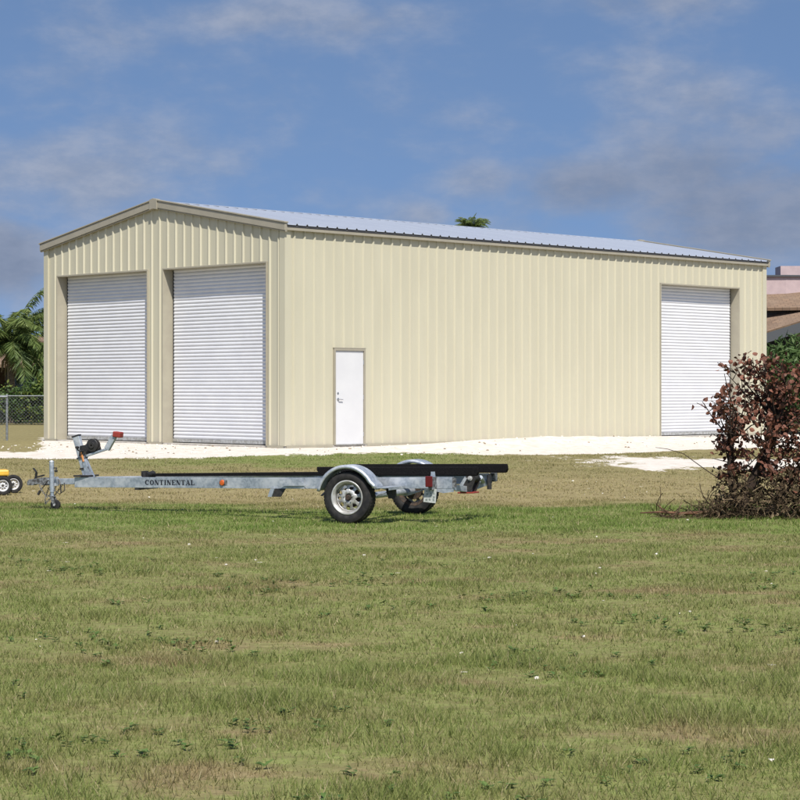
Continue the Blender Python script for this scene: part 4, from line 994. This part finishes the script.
# fallen branch
bz = tz(3.6, 25.2)
fb = empty('fallen_branch', (3.75, 25.3, bz), label='bare dry branch lying on the grass left of the withered shrub', cat='branch')
bm = bmesh.new(); pts = [(.45, 0, .05), (.15, .02, .055), (-.2, -.02, .045), (-.45, .02, .06), (-.72, 0, .05)]; tube(bm, pts, [.03, .026, .02, .016, .007], 9); fin('limb', bm, M['dryred'], fb, smooth=True)
bm = bmesh.new(); tube(bm, [(-.35, 0, .05), (-.44, 0, .10), (-.52, 0, .17)], [.013, .010, .005], 7); tube(bm, [(-.1, 0, .05), (-.3, -.1, .03), (-.42, -.2, .02)], [.012, .009, .004], 7); fin('side_twig', bm, M['dryred'], fb, smooth=True)
o = tangle('twig_litter', fb, -.45, .6, 260, .05, 43); o['kind'] = 'stuff'

# ------------------------------------------------------------------ grass blades, one sward
def blades(x0, x1, y0, y1, dens, hgt, wid, clump):
    n = int((x1-x0)*(y1-y0)*dens); X = rng.uniform(x0, x1, n); Y = rng.uniform(y0, y1, n)
    k = np.abs(X)/Y < .23 ; X, Y = X[k], Y[k]
    p = .62 + .55*fbm(X*1.0, Y*1.0, 2.2, 3) + .35*fbm(X, Y, 6.0, 8); s = sandmask(X, Y) + .30*fbm(X, Y*.35, 2.0, 6) + .2*(rng.random(len(X)) - .5)
    k = (rng.random(len(X)) < np.clip(p, .12, 1)) & (s < .42) & (bdist(X, Y)[0] > .3); X, Y = X[k], Y[k]; n = len(X)
    lush = sstep(Y, 21, 23)*(1 - sstep(Y, 27, 29))
    h = hgt*rng.uniform(.45, 1.25, n)*np.clip(1 + .7*fbm(X, Y, 1.9, 21), .4, 2)*(1 + .35*lush + .4*np.clip(fbm(X, Y, 1.1, 4), 0, 1)); w_ = wid*rng.uniform(.7, 1.3, n)
    a = rng.uniform(0, 2*PI, n); l = rng.uniform(.2, 1.0, n)*h; b = rng.uniform(0, 2*PI, n)
    Z = terrain(X, Y) - .004
    V = np.empty((n, 3, 3)); V[:, 0] = np.stack([X - np.cos(a)*w_, Y - np.sin(a)*w_, Z], 1); V[:, 1] = np.stack([X + np.cos(a)*w_, Y + np.sin(a)*w_, Z], 1)
    V[:, 2] = np.stack([X + np.cos(b)*l, Y + np.sin(b)*l, Z + h], 1)
    return V, rng.random(n)
parts = [blades(-3.2, 3.2, 6.0, 12, 5200, .045, .0028, 1), blades(-5, 5, 12, 20, 2600, .034, .004, 1), blades(-7, 7, 20, 29, 1900, .026, .005, 1), blades(-10, 10, 29, 44.5, 560, .026, .008, 1)]
V = np.concatenate([p[0] for p in parts]).reshape(-1, 3); rn = np.concatenate([p[1] for p in parts])
print('blades', len(rn))
me = mesh_np('grass', V, np.arange(len(V)).reshape(-1, 3), rn, tri=True)
tag(link('grass', me, M['blade']), 'short patchy green and straw-coloured grass across the lawn', 'grass', kind='stuff')
# broad-leaved weeds
k = 2600; X = rng.uniform(-6, 6, k); Y = rng.uniform(6.5, 19, k); keep = (np.abs(X)/Y < .22) & (fbm(X, Y, .9, 12) > .28); X, Y = X[keep], Y[keep]; m_ = len(X); q = 7
ang = rng.uniform(0, 2*PI, (m_, q)); l = rng.uniform(.012, .03, (m_, q)); cx_ = (X[:, None] + np.cos(ang)*l).ravel(); cy_ = (Y[:, None] + np.sin(ang)*l).ravel()
C = np.stack([cx_, cy_, terrain(cx_, cy_) + rng.uniform(.012, .035, cx_.shape)], 1)
A = np.stack([np.cos(ang).ravel(), np.sin(ang).ravel(), rng.uniform(-.1, .5, cx_.shape)], 1)*l.ravel()[:, None]*.9; B = np.stack([-np.sin(ang).ravel(), np.cos(ang).ravel(), np.zeros(cx_.shape)], 1)*l.ravel()[:, None]*.5
M['weed'] = leaf_mat('weed_leaf', [(.06, .10, .025), (.09, .15, .035), (.13, .19, .05)], trans=.15)
o = quads_np(C, A, B, rng.random(len(C)), 'lawn_weeds', M['weed'], None, .2); tag(o, 'low dark green broad-leaved weeds scattered in the lawn', 'weeds', kind='stuff')
# pale stones and rubble scattered in turf and along the sand's edge
def stones(name, n, fx, size, m, label, seed):
    r = np.random.default_rng(seed); bm = bmesh.new()
    for i in range(n):
        x, y = fx(r); s = size*r.uniform(.4, 1.4); z = tz(x, y); mt = Matrix.Translation((x, y, z + s*.3)) @ Matrix.Rotation(r.uniform(0, 6), 4, 'Z') @ Matrix.Diagonal((s*r.uniform(.7, 1.4), s, s*r.uniform(.4, .8), 1))
        vs = bmesh.ops.create_icosphere(bm, subdivisions=1, radius=1, matrix=mt)['verts']
        for v in vs: v.co += Vector(r.normal(size=3)*s*.12)
    return tag(fin(name, bm, m), label, 'stones', kind='stuff')
M['stone'] = mat('limestone', (.68, .64, .56), .9, 0, .2); M['clod'] = mat('brown_clod', (.26, .20, .14), .95, 0, .1)
def fx(r):
    y = 8 + 26*r.random()**.6; return r.uniform(-.2, .2)*y, y
stones('limestone_chips', 70, fx, .013, M['stone'], 'small white limestone chips scattered over the lawn', 5)
def fx2(r):
    a = r.uniform(-1, 18); b = -r.uniform(.15, 3.6)**1.0; p = BN + a*UX + b*UY; return p[0], p[1]
def fx3(r):
    a = -r.uniform(.2, 3.6); b = r.uniform(0, 7.6); p = BN + a*UX + b*UY; return p[0], p[1]
stones('sand_rubble', 420, lambda r: fx2(r) if r.random() < .6 else fx3(r), .022, M['stone'], 'pale rubble lying on the sand fill round the building', 6)
stones('earth_clods', 130, lambda r: fx2(r) if r.random() < .6 else fx3(r), .022, M['clod'], 'brown earth clods dotted over the pale sand', 7)
